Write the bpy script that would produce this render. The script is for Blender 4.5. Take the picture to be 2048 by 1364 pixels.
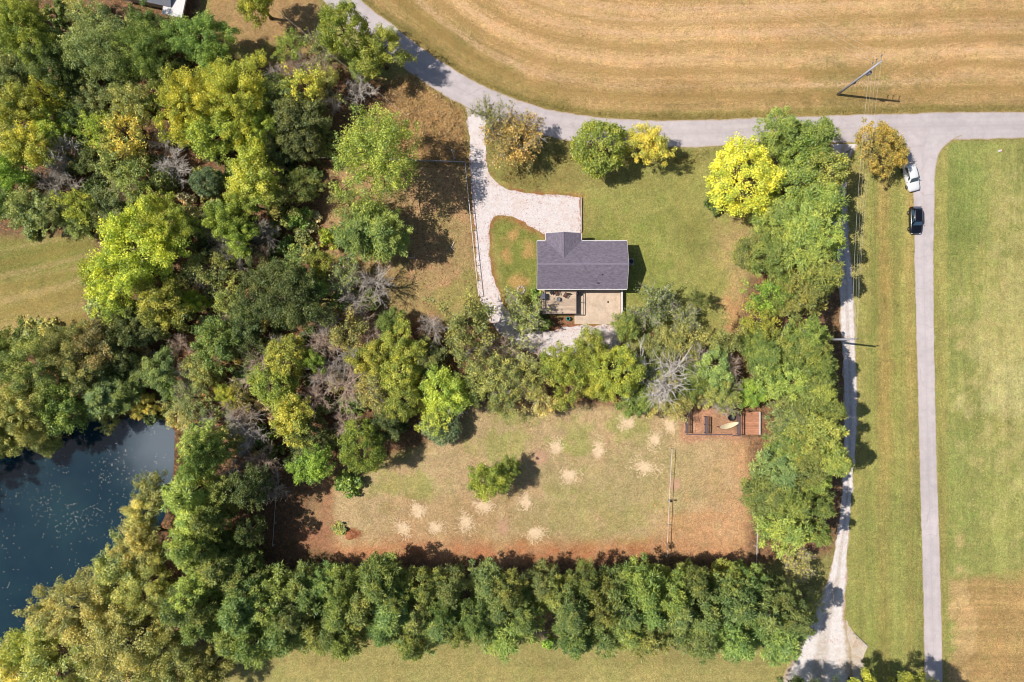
import bpy, bmesh, math, random
import numpy as np
from mathutils import Vector, Matrix
from mathutils.geometry import tessellate_polygon

# ------------------------------------------------------------------ camera, sky, sun, exposure
U = 0.085            # metres on the ground per photograph pixel (2048 wide)
CAM_H = 116.0        # drone height
scene = bpy.context.scene
for o in list(bpy.data.objects):
    bpy.data.objects.remove(o)
col = scene.collection
cam_d = bpy.data.cameras.new('camera')
cam = bpy.data.objects.new('camera', cam_d)
col.objects.link(cam)
cam.location = (0, 0, CAM_H)
cam.rotation_euler = (0, 0, 0)
cam_d.sensor_width = 36.0
cam_d.lens = 36.0 * CAM_H / (2048 * U)
cam_d.clip_end = 6000
scene.camera = cam

SUN_ELEV, SH = math.radians(52.5), Vector((123.0, -14.0)).normalized()   # SH: direction the shadows fall
world = bpy.data.worlds.new('World')
scene.world = world
world.use_nodes = True
wn = world.node_tree.nodes
wn.clear()
w_out = wn.new('ShaderNodeOutputWorld')
w_bg = wn.new('ShaderNodeBackground')
w_sky = wn.new('ShaderNodeTexSky')
w_sky.sky_type = 'NISHITA'
w_sky.sun_disc = False
w_sky.sun_elevation = SUN_ELEV
w_sky.sun_rotation = math.atan2(-SH.x, -SH.y)
w_sky.air_density = 1.0
w_sky.dust_density = 1.0
w_bg.inputs[1].default_value = 0.07
world.node_tree.links.new(w_sky.outputs[0], w_bg.inputs[0])
world.node_tree.links.new(w_bg.outputs[0], w_out.inputs[0])

sun_d = bpy.data.lights.new('sun', 'SUN')
sun_d.energy = 4.2
sun_d.angle = math.radians(0.53)
sun_d.color = (1.0, 0.94, 0.86)
sun = bpy.data.objects.new('sun', sun_d)
col.objects.link(sun)
sun.location = (-60, 10, 90)
sun.rotation_euler = Vector((SH.x * math.cos(SUN_ELEV), SH.y * math.cos(SUN_ELEV), -math.sin(SUN_ELEV))).to_track_quat('-Z', 'Y').to_euler()

scene.view_settings.view_transform = 'Standard'
scene.view_settings.look = 'None'
scene.view_settings.gamma = 1.0
scene.view_settings.exposure = 0.7
scene.render.engine = 'CYCLES'
scene.cycles.max_bounces = 6
scene.cycles.diffuse_bounces = 4
scene.cycles.filter_width = 1.05
scene.cycles.transmission_bounces = 3
scene.cycles.use_denoising = True

# ------------------------------------------------------------------ helpers
KD = 1.75             # displayed linear value / albedo of a sunlit horizontal surface


def lin(c):
    c = np.asarray(c, float) / 255.0
    return np.where(c <= 0.04045, c / 12.92, ((c + 0.055) / 1.055) ** 2.4)


def alb(r, g, b, k=KD):
    v = np.clip(lin((r, g, b)) / k, 0.003, 0.82)
    return (float(v[0]), float(v[1]), float(v[2]), 1.0)


def G(px, py, z=0.0):
    """point at height z that stands over photograph pixel (px, py)"""
    f = U * (1 - z / CAM_H)
    return Vector(((px - 1024) * f, (682 - py) * f, z))


def P2(px, py):
    return ((px - 1024) * U, (682 - py) * U)


def tag(o, label=None, cat=None, group=None, kind=None):
    if label: o['label'] = label
    if cat: o['category'] = cat
    if group: o['group'] = group
    if kind: o['kind'] = kind
    return o


def empty(name, loc=(0, 0, 0), rz=0.0):
    o = bpy.data.objects.new(name, None)
    o.location = loc
    o.rotation_euler = (0, 0, rz)
    o.empty_display_size = 0.3
    col.objects.link(o)
    return o


def link(name, me, mat=None, parent=None):
    o = bpy.data.objects.new(name, me)
    col.objects.link(o)
    if mat is not None and len(me.materials) == 0:
        me.materials.append(mat)
    if parent is not None:
        o.parent = parent
    return o


def fast_mesh(name, verts, faces, attr=None, smooth=False):
    """verts (n,3) array, faces (m,k) array"""
    me = bpy.data.meshes.new(name)
    verts = np.asarray(verts, np.float32)
    faces = np.asarray(faces, np.int32)
    m, k = faces.shape
    me.vertices.add(len(verts))
    me.vertices.foreach_set('co', verts.ravel())
    me.loops.add(m * k)
    me.loops.foreach_set('vertex_index', faces.ravel())
    me.polygons.add(m)
    me.polygons.foreach_set('loop_start', np.arange(0, m * k, k, dtype=np.int32))
    me.polygons.foreach_set('loop_total', np.full(m, k, np.int32))
    if attr is not None:
        for an, av in attr.items():
            av = np.asarray(av, np.float32)
            if av.ndim == 1:
                a = me.attributes.new(an, 'FLOAT', 'POINT')
                a.data.foreach_set('value', av)
            else:
                a = me.attributes.new(an, 'FLOAT_COLOR', 'POINT')
                a.data.foreach_set('color', av.ravel())
    me.update(calc_edges=True)
    if smooth:
        me.polygons.foreach_set('use_smooth', np.ones(m, bool))
    return me


class MB:
    """collects simple shapes into one mesh"""
    def __init__(self):
        self.v, self.f = [], []

    def add(self, vs, fs):
        n = len(self.v)
        self.v += [tuple(v) for v in vs]
        self.f += [tuple(i + n for i in f) for f in fs]
        return self

    def box(self, x0, x1, y0, y1, z0, z1, rz=0, at=None):
        vs = [Vector((x, y, z)) for z in (z0, z1) for y in (y0, y1) for x in (x0, x1)]
        if rz:
            m = Matrix.Rotation(rz, 3, 'Z')
            vs = [m @ v for v in vs]
        if at is not None:
            vs = [v + Vector(at) for v in vs]
        return self.add(vs, [(0, 2, 3, 1), (4, 5, 7, 6), (0, 1, 5, 4), (2, 6, 7, 3), (0, 4, 6, 2), (1, 3, 7, 5)])

    def bar(self, a, b, w, h=None):
        """square bar from a to b"""
        a, b = Vector(a), Vector(b)
        h = w if h is None else h
        d = (b - a).normalized()
        up = Vector((0, 0, 1)) if abs(d.z) < 0.95 else Vector((0, 1, 0))
        s = d.cross(up).normalized() * w / 2
        t = s.cross(d).normalized() * h / 2
        vs = [a - s - t, a + s - t, a + s + t, a - s + t, b - s - t, b + s - t, b + s + t, b - s + t]
        return self.add(vs, [(0, 3, 2, 1), (4, 5, 6, 7), (0, 1, 5, 4), (1, 2, 6, 5), (2, 3, 7, 6), (3, 0, 4, 7)])

    def tube(self, pts, rad, n=6, cap=True):
        pts = [Vector(p) for p in pts]
        if not hasattr(rad, '__len__'):
            rad = [rad] * len(pts)
        vs, fs = [], []
        for i, p in enumerate(pts):
            d = (pts[min(i + 1, len(pts) - 1)] - pts[max(i - 1, 0)]).normalized()
            up = Vector((0, 0, 1)) if abs(d.z) < 0.9 else Vector((1, 0, 0))
            s = d.cross(up).normalized()
            t = s.cross(d)
            for k in range(n):
                a = 2 * math.pi * k / n
                vs.append(p + (s * math.cos(a) + t * math.sin(a)) * rad[i])
        for i in range(len(pts) - 1):
            for k in range(n):
                fs.append((i * n + k, i * n + (k + 1) % n, (i + 1) * n + (k + 1) % n, (i + 1) * n + k))
        if cap:
            fs.append(tuple(range(n - 1, -1, -1)))
            fs.append(tuple((len(pts) - 1) * n + k for k in range(n)))
        return self.add(vs, fs)

    def lathe(self, prof, n=16, at=(0, 0, 0)):
        vs, fs = [], []
        for r, z in prof:
            for k in range(n):
                a = 2 * math.pi * k / n
                vs.append((at[0] + r * math.cos(a), at[1] + r * math.sin(a), at[2] + z))
        for i in range(len(prof) - 1):
            for k in range(n):
                fs.append((i * n + k, i * n + (k + 1) % n, (i + 1) * n + (k + 1) % n, (i + 1) * n + k))
        fs.append(tuple(range(n - 1, -1, -1)))
        fs.append(tuple((len(prof) - 1) * n + k for k in range(n)))
        return self.add(vs, fs)

    def mesh(self, name, smooth=False):
        me = bpy.data.meshes.new(name)
        me.from_pydata(self.v, [], self.f)
        me.update()
        if smooth:
            me.polygons.foreach_set('use_smooth', np.ones(len(me.polygons), bool))
        return me

    def build(self, name, mat, parent=None, smooth=False, bevel=0.0):
        me = self.mesh(name, smooth)
        if bevel:
            bm = bmesh.new()
            bm.from_mesh(me)
            bmesh.ops.recalc_face_normals(bm, faces=bm.faces)
            bmesh.ops.bevel(bm, geom=list(bm.edges), offset=bevel, segments=2, affect='EDGES')
            bm.to_mesh(me)
            bm.free()
        return link(name, me, mat, parent)


# ---- materials
class NT:
    def __init__(self, name):
        self.m = bpy.data.materials.new(name)
        self.m.use_nodes = True
        self.n = self.m.node_tree.nodes
        self.l = self.m.node_tree.links
        self.n.clear()
        self.out = self.n.new('ShaderNodeOutputMaterial')

    def node(self, t, **kw):
        nd = self.n.new(t)
        for k, v in kw.items():
            setattr(nd, k, v)
        return nd

    def val(self, sock, v):
        if isinstance(v, bpy.types.NodeSocket):
            self.l.new(v, sock)
        else:
            sock.default_value = v

    def math(self, op, a, b=0.0, c=None, clamp=False):
        nd = self.node('ShaderNodeMath', operation=op, use_clamp=clamp)
        self.val(nd.inputs[0], a)
        self.val(nd.inputs[1], b)
        if c is not None:
            self.val(nd.inputs[2], c)
        return nd.outputs[0]

    def mix(self, f, a, b, bt='MIX'):
        nd = self.node('ShaderNodeMix', data_type='RGBA', blend_type=bt)
        self.val(nd.inputs[0], f)
        self.val(nd.inputs[6], a)
        self.val(nd.inputs[7], b)
        return nd.outputs[2]

    def noise(self, vec, scale, detail=4.0, rough=0.55, dim='3D', dist=0.0):
        nd = self.node('ShaderNodeTexNoise', noise_dimensions=dim)
        if vec is not None:
            self.l.new(vec, nd.inputs['Vector'])
        nd.inputs['Scale'].default_value = scale
        nd.inputs['Detail'].default_value = detail
        nd.inputs['Roughness'].default_value = rough
        nd.inputs['Distortion'].default_value = dist
        return nd.outputs['Fac']

    def remap(self, v, a, b, c=0.0, d=1.0, smooth=False):
        nd = self.node('ShaderNodeMapRange', clamp=True)
        if smooth:
            nd.interpolation_type = 'SMOOTHSTEP'
        self.val(nd.inputs[0], v)
        nd.inputs[1].default_value, nd.inputs[2].default_value = a, b
        nd.inputs[3].default_value, nd.inputs[4].default_value = c, d
        return nd.outputs[0]

    def pos(self):
        return self.node('ShaderNodeNewGeometry').outputs['Position']

    def objco(self):
        return self.node('ShaderNodeTexCoord').outputs['Object']

    def scale(self, vec, s):
        nd = self.node('ShaderNodeVectorMath', operation='MULTIPLY')
        self.l.new(vec, nd.inputs[0])
        nd.inputs[1].default_value = s
        return nd.outputs[0]

    def attr(self, name, out='Fac'):
        nd = self.node('ShaderNodeAttribute', attribute_name=name)
        return nd.outputs[out]

    def bump(self, h, strength=0.5, dist=0.05):
        nd = self.node('ShaderNodeBump')
        self.l.new(h, nd.inputs['Height'])
        nd.inputs['Strength'].default_value = strength
        nd.inputs['Distance'].default_value = dist
        return nd.outputs[0]

    def principled(self, color, rough=0.8, metal=0.0, normal=None, spec=0.3, **kw):
        nd = self.node('ShaderNodeBsdfPrincipled')
        self.val(nd.inputs['Base Color'], color)
        self.val(nd.inputs['Roughness'], rough)
        self.val(nd.inputs['Metallic'], metal)
        nd.inputs['Specular IOR Level'].default_value = spec
        if normal is not None:
            self.l.new(normal, nd.inputs['Normal'])
        for k, v in kw.items():
            self.val(nd.inputs[k], v)
        self.l.new(nd.outputs[0], self.out.inputs[0])
        return self.m


def simple(name, c, rough=0.7, var=0.12, scale=3.0, metal=0.0, spec=0.3, k=KD, bump=0.0, **kw):
    t = NT(name)
    n = t.noise(t.objco(), scale, 5.0, 0.6)
    f = t.remap(n, 0.3, 0.7, 1 - var, 1 + var)
    base = alb(*c, k=k)
    cc = t.node('ShaderNodeCombineColor')
    for i in range(3):
        t.l.new(f, cc.inputs[i])
    colr = t.mix(1.0, base, cc.outputs[0], 'MULTIPLY')
    nrm = t.bump(n, bump, 0.02) if bump else None
    return t.principled(colr, rough, metal, nrm, spec, **kw)


def mul_gray(t, color, f):
    cc = t.node('ShaderNodeCombineColor')
    for i in range(3):
        t.l.new(f, cc.inputs[i])
    return t.mix(1.0, color, cc.outputs[0], 'MULTIPLY')


# ---- value noise and polygon distance on arrays
def vnoise(x, y, scale, seed=0):
    r = np.random.RandomState(seed)
    tab = r.rand(256, 256)
    x = x / scale + 1000.3
    y = y / scale + 1000.7
    xi, yi = np.floor(x).astype(int), np.floor(y).astype(int)
    xf, yf = x - xi, y - yi
    xf, yf = xf * xf * (3 - 2 * xf), yf * yf * (3 - 2 * yf)
    a, b = tab[xi % 256, yi % 256], tab[(xi + 1) % 256, yi % 256]
    c, d = tab[xi % 256, (yi + 1) % 256], tab[(xi + 1) % 256, (yi + 1) % 256]
    return (a * (1 - xf) + b * xf) * (1 - yf) + (c * (1 - xf) + d * xf) * yf


def fbm(x, y, scale, seed=0, oct=4):
    s, a, t = 0, 1.0, 0
    for i in range(oct):
        s = s + a * vnoise(x, y, scale / 2 ** i, seed + i)
        t += a
        a *= 0.55
    return s / t


def seg_dist(x, y, pts, closed=False):
    d = np.full(np.shape(x), 1e9)
    n = len(pts)
    for i in range(n if closed else n - 1):
        (ax, ay), (bx, by) = pts[i], pts[(i + 1) % n]
        dx, dy = bx - ax, by - ay
        t = np.clip(((x - ax) * dx + (y - ay) * dy) / (dx * dx + dy * dy + 1e-9), 0, 1)
        d = np.minimum(d, np.hypot(x - ax - t * dx, y - ay - t * dy))
    return d


def poly_sd(x, y, pts):
    """signed distance, positive inside"""
    inside = np.zeros(np.shape(x), bool)
    n = len(pts)
    for i in range(n):
        (ax, ay), (bx, by) = pts[i], pts[(i + 1) % n]
        if ay == by:
            continue
        c = ((ay > y) != (by > y)) & (x < (bx - ax) * (y - ay) / (by - ay) + ax)
        inside ^= c
    d = seg_dist(x, y, pts, True)
    return np.where(inside, d, -d)


def sstep(a, b, v):
    t = np.clip((v - a) / (b - a), 0, 1)
    return t * t * (3 - 2 * t)


def smooth_line(pts, n=8, closed=False):
    """Catmull-Rom through pts"""
    out = []
    m = len(pts)
    for i in range(m if closed else m - 1):
        p0, p1, p2, p3 = (pts[(i - 1) % m] if closed or i > 0 else pts[i], pts[i], pts[(i + 1) % m],
                          pts[(i + 2) % m] if closed or i + 2 < m else pts[i + 1])
        for k in range(n):
            t = k / n
            out.append(tuple(0.5 * (2 * p1[j] + (p2[j] - p0[j]) * t + (2 * p0[j] - 5 * p1[j] + 4 * p2[j] - p3[j]) * t * t
                                    + (3 * p1[j] - p0[j] - 3 * p2[j] + p3[j]) * t ** 3) for j in range(2)))
    if not closed:
        out.append(tuple(pts[-1]))
    return out


# ------------------------------------------------------------------ outlines of the ground (photograph pixels)
POND = [(-500, 1000), (-120, 930), (0, 880), (120, 848), (255, 830), (330, 835), (352, 862), (350, 930), (345, 985), (330, 1040), (290, 1100),
        (235, 1180), (150, 1260), (60, 1330), (-50, 1400), (-500, 1560)]
ROAD_C = [(560, -130), (640, -45), (705, 22), (775, 76), (845, 130), (930, 183), (1020, 223), (1120, 251), (1250, 266), (1400, 267),
          (1550, 262), (1800, 254), (2048, 250), (2700, 240)]
LANE_R_L = [(1786, 270), (1800, 288), (1812, 314), (1819, 345), (1826, 400), (1829, 560), (1833, 700), (1838, 900), (1842, 1050), (1846, 1200), (1849, 1364), (1858, 1900)]
LANE_R_R = [(1925, 270), (1897, 286), (1879, 308), (1871, 345), (1869, 420), (1867, 560), (1869, 700), (1873, 900), (1878, 1050), (1882, 1200), (1886, 1364), (1894, 1900)]
GRAV_L = [(1664, 288), (1658, 330), (1660, 400), (1668, 480), (1677, 560), (1680, 640), (1684, 700), (1687, 800), (1686, 900), (1684, 980),
          (1678, 1040), (1668, 1100), (1655, 1160), (1632, 1215), (1608, 1262), (1588, 1310), (1562, 1364), (1530, 1460)]
GRAV_R = [(1716, 288), (1698, 330), (1694, 400), (1698, 480), (1706, 560), (1709, 640), (1711, 700), (1715, 800), (1712, 900), (1706, 980),
          (1701, 1040), (1696, 1100), (1693, 1160), (1690, 1215), (1692, 1250), (1700, 1300), (1705, 1364), (1715, 1460)]
DRIVE = [(928, 200), (990, 205), (970, 250), (971, 300), (979, 342), (1000, 369), (1040, 384), (1100, 391), (1160, 394), (1160, 472), (1094, 474),
         (1074, 462), (1045, 445), (1010, 433), (986, 437), (977, 456), (979, 500), (986, 550), (1000, 593), (1014, 618), (1052, 655),
         (1098, 664), (1140, 652), (1190, 651), (1236, 653), (1240, 690), (1200, 710), (1100, 712), (1040, 696), (990, 655), (965, 606), (956, 560),
         (950, 480), (945, 410), (940, 330), (937, 260)]

# ------------------------------------------------------------------ ground sheet
fx = np.arange(-100, 100.01, 0.45)
fy = np.arange(-68, 68.01, 0.45)
ex = np.array([105, 112, 125, 150, 200, 300, 600, 1200, 2500.0])
ey = np.array([72, 80, 95, 120, 180, 300, 600, 1200, 2500.0])
gx = np.concatenate([-ex[::-1], fx, ex])
gy = np.concatenate([-ey[::-1], fy, ey])
GX, GY = np.meshgrid(gx, gy)
X, Y = GX.ravel(), GY.ravel()
PX, PY = 1024 + X / U, 682 - Y / U
jit = (fbm(PX, PY, 60, 5) - 0.5) * 2       # about -0.6 .. 0.6
jit2 = (fbm(PX, PY, 18, 9) - 0.5) * 2
base = np.tile(lin((160, 152, 84)), (len(X), 1))
pat = np.zeros((len(X), 4))                # r: mown-line strength, g: straw, b: rough dry grass, a: leaf litter
pat[:, 3] = 0
litter = np.zeros(len(X))


def paint(mask, c):
    m = mask[:, None]
    base[:] = base * (1 - m) + lin(c) * m


def region(pts, soft=12, wob=20, fine=8):
    return sstep(-soft, soft, poly_sd(PX, PY, pts) + jit * wob + jit2 * fine)


def blob(cx, cy, rx, ry, soft=0.5, wob=0.5):
    d = 1 - np.hypot((PX - cx) / rx, (PY - cy) / ry) + jit * wob + jit2 * 0.9
    return sstep(-soft * 0.5, soft, d)


road_s = smooth_line(ROAD_C, 6)
d_road = seg_dist(PX, PY, road_s)
HAY = [p for p in road_s] + [(2700, -900), (560, -900)]
sd_hay = poly_sd(PX, PY, HAY)
m_hay = sstep(18, 32, sd_hay + jit2 * 4)
paint(m_hay, (208, 168, 110))
paint(m_hay * sstep(-25, 25, 100 - d_road + jit * 30) * 0.7, (184, 152, 92))
paint(m_hay * sstep(-6, 6, 44 - d_road + jit * 10), (152, 134, 72))
paint(m_hay * blob(1690, 170, 120, 50) * 0.6, (146, 134, 72))
paint(m_hay * region([(740, -100), (760, 10), (900, 130), (1010, 190), (1100, 215), (1140, 205), (1000, 120), (860, -10), (830, -100)], 20, 25) * 0.6, (150, 132, 68))
pat[:, 0] += m_hay * 1.0
pat[:, 1] += m_hay * sstep(40, 80, d_road) * 1.0

# lawns by the right road
LAWN = [(1862, 285), (2800, 280), (2800, 1900), (1862, 1900)]
m = region(LAWN, 6, 0, 0)
paint(m, (164, 164, 86))
paint(m * sstep(-70, 70, 1980 - PX + jit * 60) * 0.6, (150, 158, 80))
paint(m * blob(2040, 700, 120, 300) * 0.6, (200, 184, 114))
paint(m * blob(1930, 420, 45, 120) * 0.5, (128, 146, 64))
paint(m * blob(2050, 790, 120, 70) * 0.5, (206, 196, 128))
paint(m * region([(1906, 1152), (2700, 1150), (2700, 1900), (1908, 1900)], 16, 20, 12), (186, 152, 92))
paint(m * blob(1925, 1240, 26, 130) * 0.7, (208, 174, 116))
paint(m * sstep(8, 0, PX - 1890 + jit * 4) * 0.5, (176, 158, 84))
pat[:, 0] += m * 0.95
STRIP = [(1690, 280), (1850, 280), (1862, 1900), (1690, 1900)]
m2 = region(STRIP, 8, 6)
paint(m2, (168, 160, 84))
for xx, cc, ww in ((1768, (188, 156, 86), 16), (1745, (150, 156, 74), 10), (1795, (158, 158, 78), 12), (1822, (188, 162, 90), 8)):
    paint(m2 * np.exp(-((PX - xx + jit * 8) / ww) ** 2) * 0.65, cc)
paint(m2 * sstep(760, 1100, PY) * 0.55, (150, 154, 78))
pat[:, 0] += m2 * 1.0

# yard
YARD = [(955, 330), (1120, 300), (1420, 320), (1500, 430), (1500, 690), (1380, 720), (950, 640)]
m = region(YARD, 25, 20)
paint(m, (162, 158, 82))
paint(m * blob(1230, 520, 120, 110) * 0.6, (136, 148, 62))
paint(m * blob(1330, 640, 150, 70) * 0.6, (150, 154, 74))
paint(m * blob(1400, 470, 80, 40) * 0.5, (138, 140, 66))
paint(m * blob(1120, 350, 140, 34) * 0.5, (150, 130, 72))
paint(region([(1430, 440), (1500, 430), (1500, 690), (1455, 690), (1465, 560), (1440, 500)], 40, 50, 24) * 0.75, (198, 164, 112))
paint(blob(1480, 640, 34, 50) * 0.7, (204, 152, 100))
m = region([(984, 440), (1010, 436), (1080, 468), (1090, 600), (1010, 605)], 5, 4)
paint(m, (136, 140, 62))
for b_ in ((1010, 505, 14, 26), (1055, 500, 16, 22), (1035, 560, 20, 20), (1060, 450, 18, 10), (1025, 470, 10, 14)):
    paint(m * blob(*b_), (186, 152, 86))
paint(np.exp(-(poly_sd(PX, PY, DRIVE) / 7.0) ** 2) * (PY > 380) * (0.55 + jit2 * 0.6).clip(0, 1), (176, 108, 68))
m = region([(1075, 640), (1150, 625), (1150, 665), (1100, 680), (1060, 660)], 8, 8)
paint(m, (158, 112, 80))

# dry ground west of the drive and rough grass
m = region([(640, 330), (940, 320), (960, 620), (900, 620), (700, 660), (640, 500)], 14, 20)
paint(m, (186, 150, 102))
paint(m * sstep(0.0, 0.35, jit) * 0.6, (160, 146, 84))
paint(blob(910, 500, 40, 60) * 0.6, (168, 150, 90))
paint(blob(930, 590, 60, 40) * 0.8, (152, 148, 76))
paint(region([(650, 650), (870, 640), (870, 720), (700, 720)], 18, 16), (168, 108, 72))
m = region([(790, 150), (830, 150), (935, 220), (940, 330), (800, 330), (740, 230)], 10, 10)
paint(m, (182, 142, 86))
pat[:, 2] += m
paint(m * sstep(14, 0, seg_dist(PX, PY, [(830, 150), (935, 220), (942, 330)])) * 0.8, (154, 146, 72))

# lower field
FIELD = [(650, 1130), (655, 980), (790, 930), (880, 860), (950, 790), (1200, 800), (1520, 800), (1520, 1150), (1000, 1150)]
m = region(FIELD, 20, 16)
paint(m, (196, 168, 120))
paint(m * blob(1280, 980, 200, 90) * 0.5, (170, 160, 98))
paint(m * blob(1150, 1040, 180, 60) * 0.5, (160, 154, 86))
paint(m * blob(900, 1040, 170, 60) * 0.55, (188, 152, 104))
for b_ in ((1020, 836, 44, 22), (1160, 878, 40, 40), (1000, 890, 60, 30), (1250, 850, 40, 30), (1130, 900, 26, 18), (820, 970, 90, 24)):
    paint(m * blob(*b_) * 0.55, (162, 170, 78))
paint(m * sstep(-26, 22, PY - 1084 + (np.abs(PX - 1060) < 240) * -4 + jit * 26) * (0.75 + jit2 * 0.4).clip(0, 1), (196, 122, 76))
paint(m * sstep(-30, 30, PX - 1462 + jit * 40) * 0.75, (206, 152, 102))
paint(m * blob(1400, 1060, 90, 50) * 0.8, (204, 152, 100))
paint(m * region([(1440, 860), (1500, 860), (1512, 1110), (1380, 1110)], 80, 70, 40) * 0.5, (212, 166, 118))
paint(m * region([(1366, 806), (1525, 806), (1525, 880), (1366, 880)], 5, 6), (198, 148, 112))
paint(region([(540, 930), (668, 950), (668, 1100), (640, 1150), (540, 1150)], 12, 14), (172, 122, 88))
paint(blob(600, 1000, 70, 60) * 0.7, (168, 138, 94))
paint(m * blob(700, 1066, 22, 14), (160, 84, 48))

# lower strip, left field, far lawn
paint(region([(420, 1292), (1600, 1292), (1560, 1900), (420, 1900)], 14, 12), (172, 160, 92))
pat[:, 0] += region([(420, 1292), (1600, 1292), (1560, 1900), (420, 1900)], 14, 12) * 0.35
LF = [(-600, 470), (60, 478), (190, 478), (180, 690), (-600, 720)]
m = region(LF, 10, 8)
paint(m, (168, 150, 82))
paint(m * sstep(40, -30, PY - 565 + jit * 40) * 0.8, (138, 138, 64))
pat[:, 1] += m * 0.5
pat[:, 0] += m * 0.4
m = region([(400, -300), (640, -300), (640, 100), (520, 130), (420, 40)], 10, 10)
paint(m, (176, 142, 92))
paint(m * blob(560, 110, 60, 40) * 0.7, (156, 148, 74))

# woodland floor
WOODS = [[(-700, -500), (380, -500), (400, 40), (480, 140), (600, 110), (690, 130), (790, 190), (720, 260), (660, 340), (640, 640), (700, 650), (860, 660),
          (930, 640), (1010, 690), (1200, 715), (1420, 690), (1500, 780), (1380, 815), (940, 810), (860, 880), (640, 960), (560, 1140), (330, 1180), (340, 830), (200, 800),
          (-700, 760), (-700, 700), (170, 690), (190, 470), (-700, 465)],
         [(330, 840), (560, 930), (560, 1110), (1000, 1130), (1500, 1120), (1600, 1190), (1560, 1240), (300, 1290), (300, 1700), (-700, 1700), (-700, 1560), (60, 1330), (290, 1100)],
         [(1500, 560), (1660, 300), (1690, 560), (1690, 1020), (1660, 1110), (1500, 1130), (1500, 880), (1440, 790)]]
mw = np.zeros(len(X))
for w_ in WOODS:
    mw = np.maximum(mw, region(w_, 14, 18))
paint(mw, (142, 112, 84))
paint(mw * sstep(0.1, 0.5, jit) * 0.7, (120, 104, 60))
paint(mw * sstep(-0.05, -0.5, jit) * 0.7, (172, 124, 92))
pat[:, 3] = mw
sd_p = poly_sd(PX, PY, POND) * U
paint(sstep(-1.6, -0.2, sd_p + jit * 0.8), (104, 82, 58))
Z = -1.5 * sstep(-0.5, 2.4, sd_p)
# stripe coordinate: distance from the nearest road, so the mown lines run along it
d_right = seg_dist(PX, PY, [(1848, 330), (1849, 640), (1857, 950), (1868, 1900)])
stripe = np.where(PX > 1690, np.where(PY < 262, d_road, d_right), np.where(PY < 700, d_road, PY)) * U
stripe = np.where(PX < 400, (PY + PX * 0.25) * U, stripe)
stripe = np.where((PX > 1900) & (PY > 1152), PY * U, stripe)
base = base * 0.9 + base.mean(1, keepdims=True) * 0.1
colr = np.concatenate([np.clip(base * 1.1 / KD, 0.004, 0.8), np.ones((len(X), 1))], 1)
nx_, ny_ = len(gx), len(gy)
ii = (np.arange(ny_ - 1)[:, None] * nx_ + np.arange(nx_ - 1)[None, :]).ravel()
faces = np.stack([ii, ii + 1, ii + nx_ + 1, ii + nx_], 1)
pat = np.clip(pat, 0, 1)
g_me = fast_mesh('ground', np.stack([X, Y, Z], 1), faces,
                 {'ground_color': colr, 'pattern': pat, 'leaf_litter': pat[:, 3], 'stripe': stripe}, True)


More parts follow.
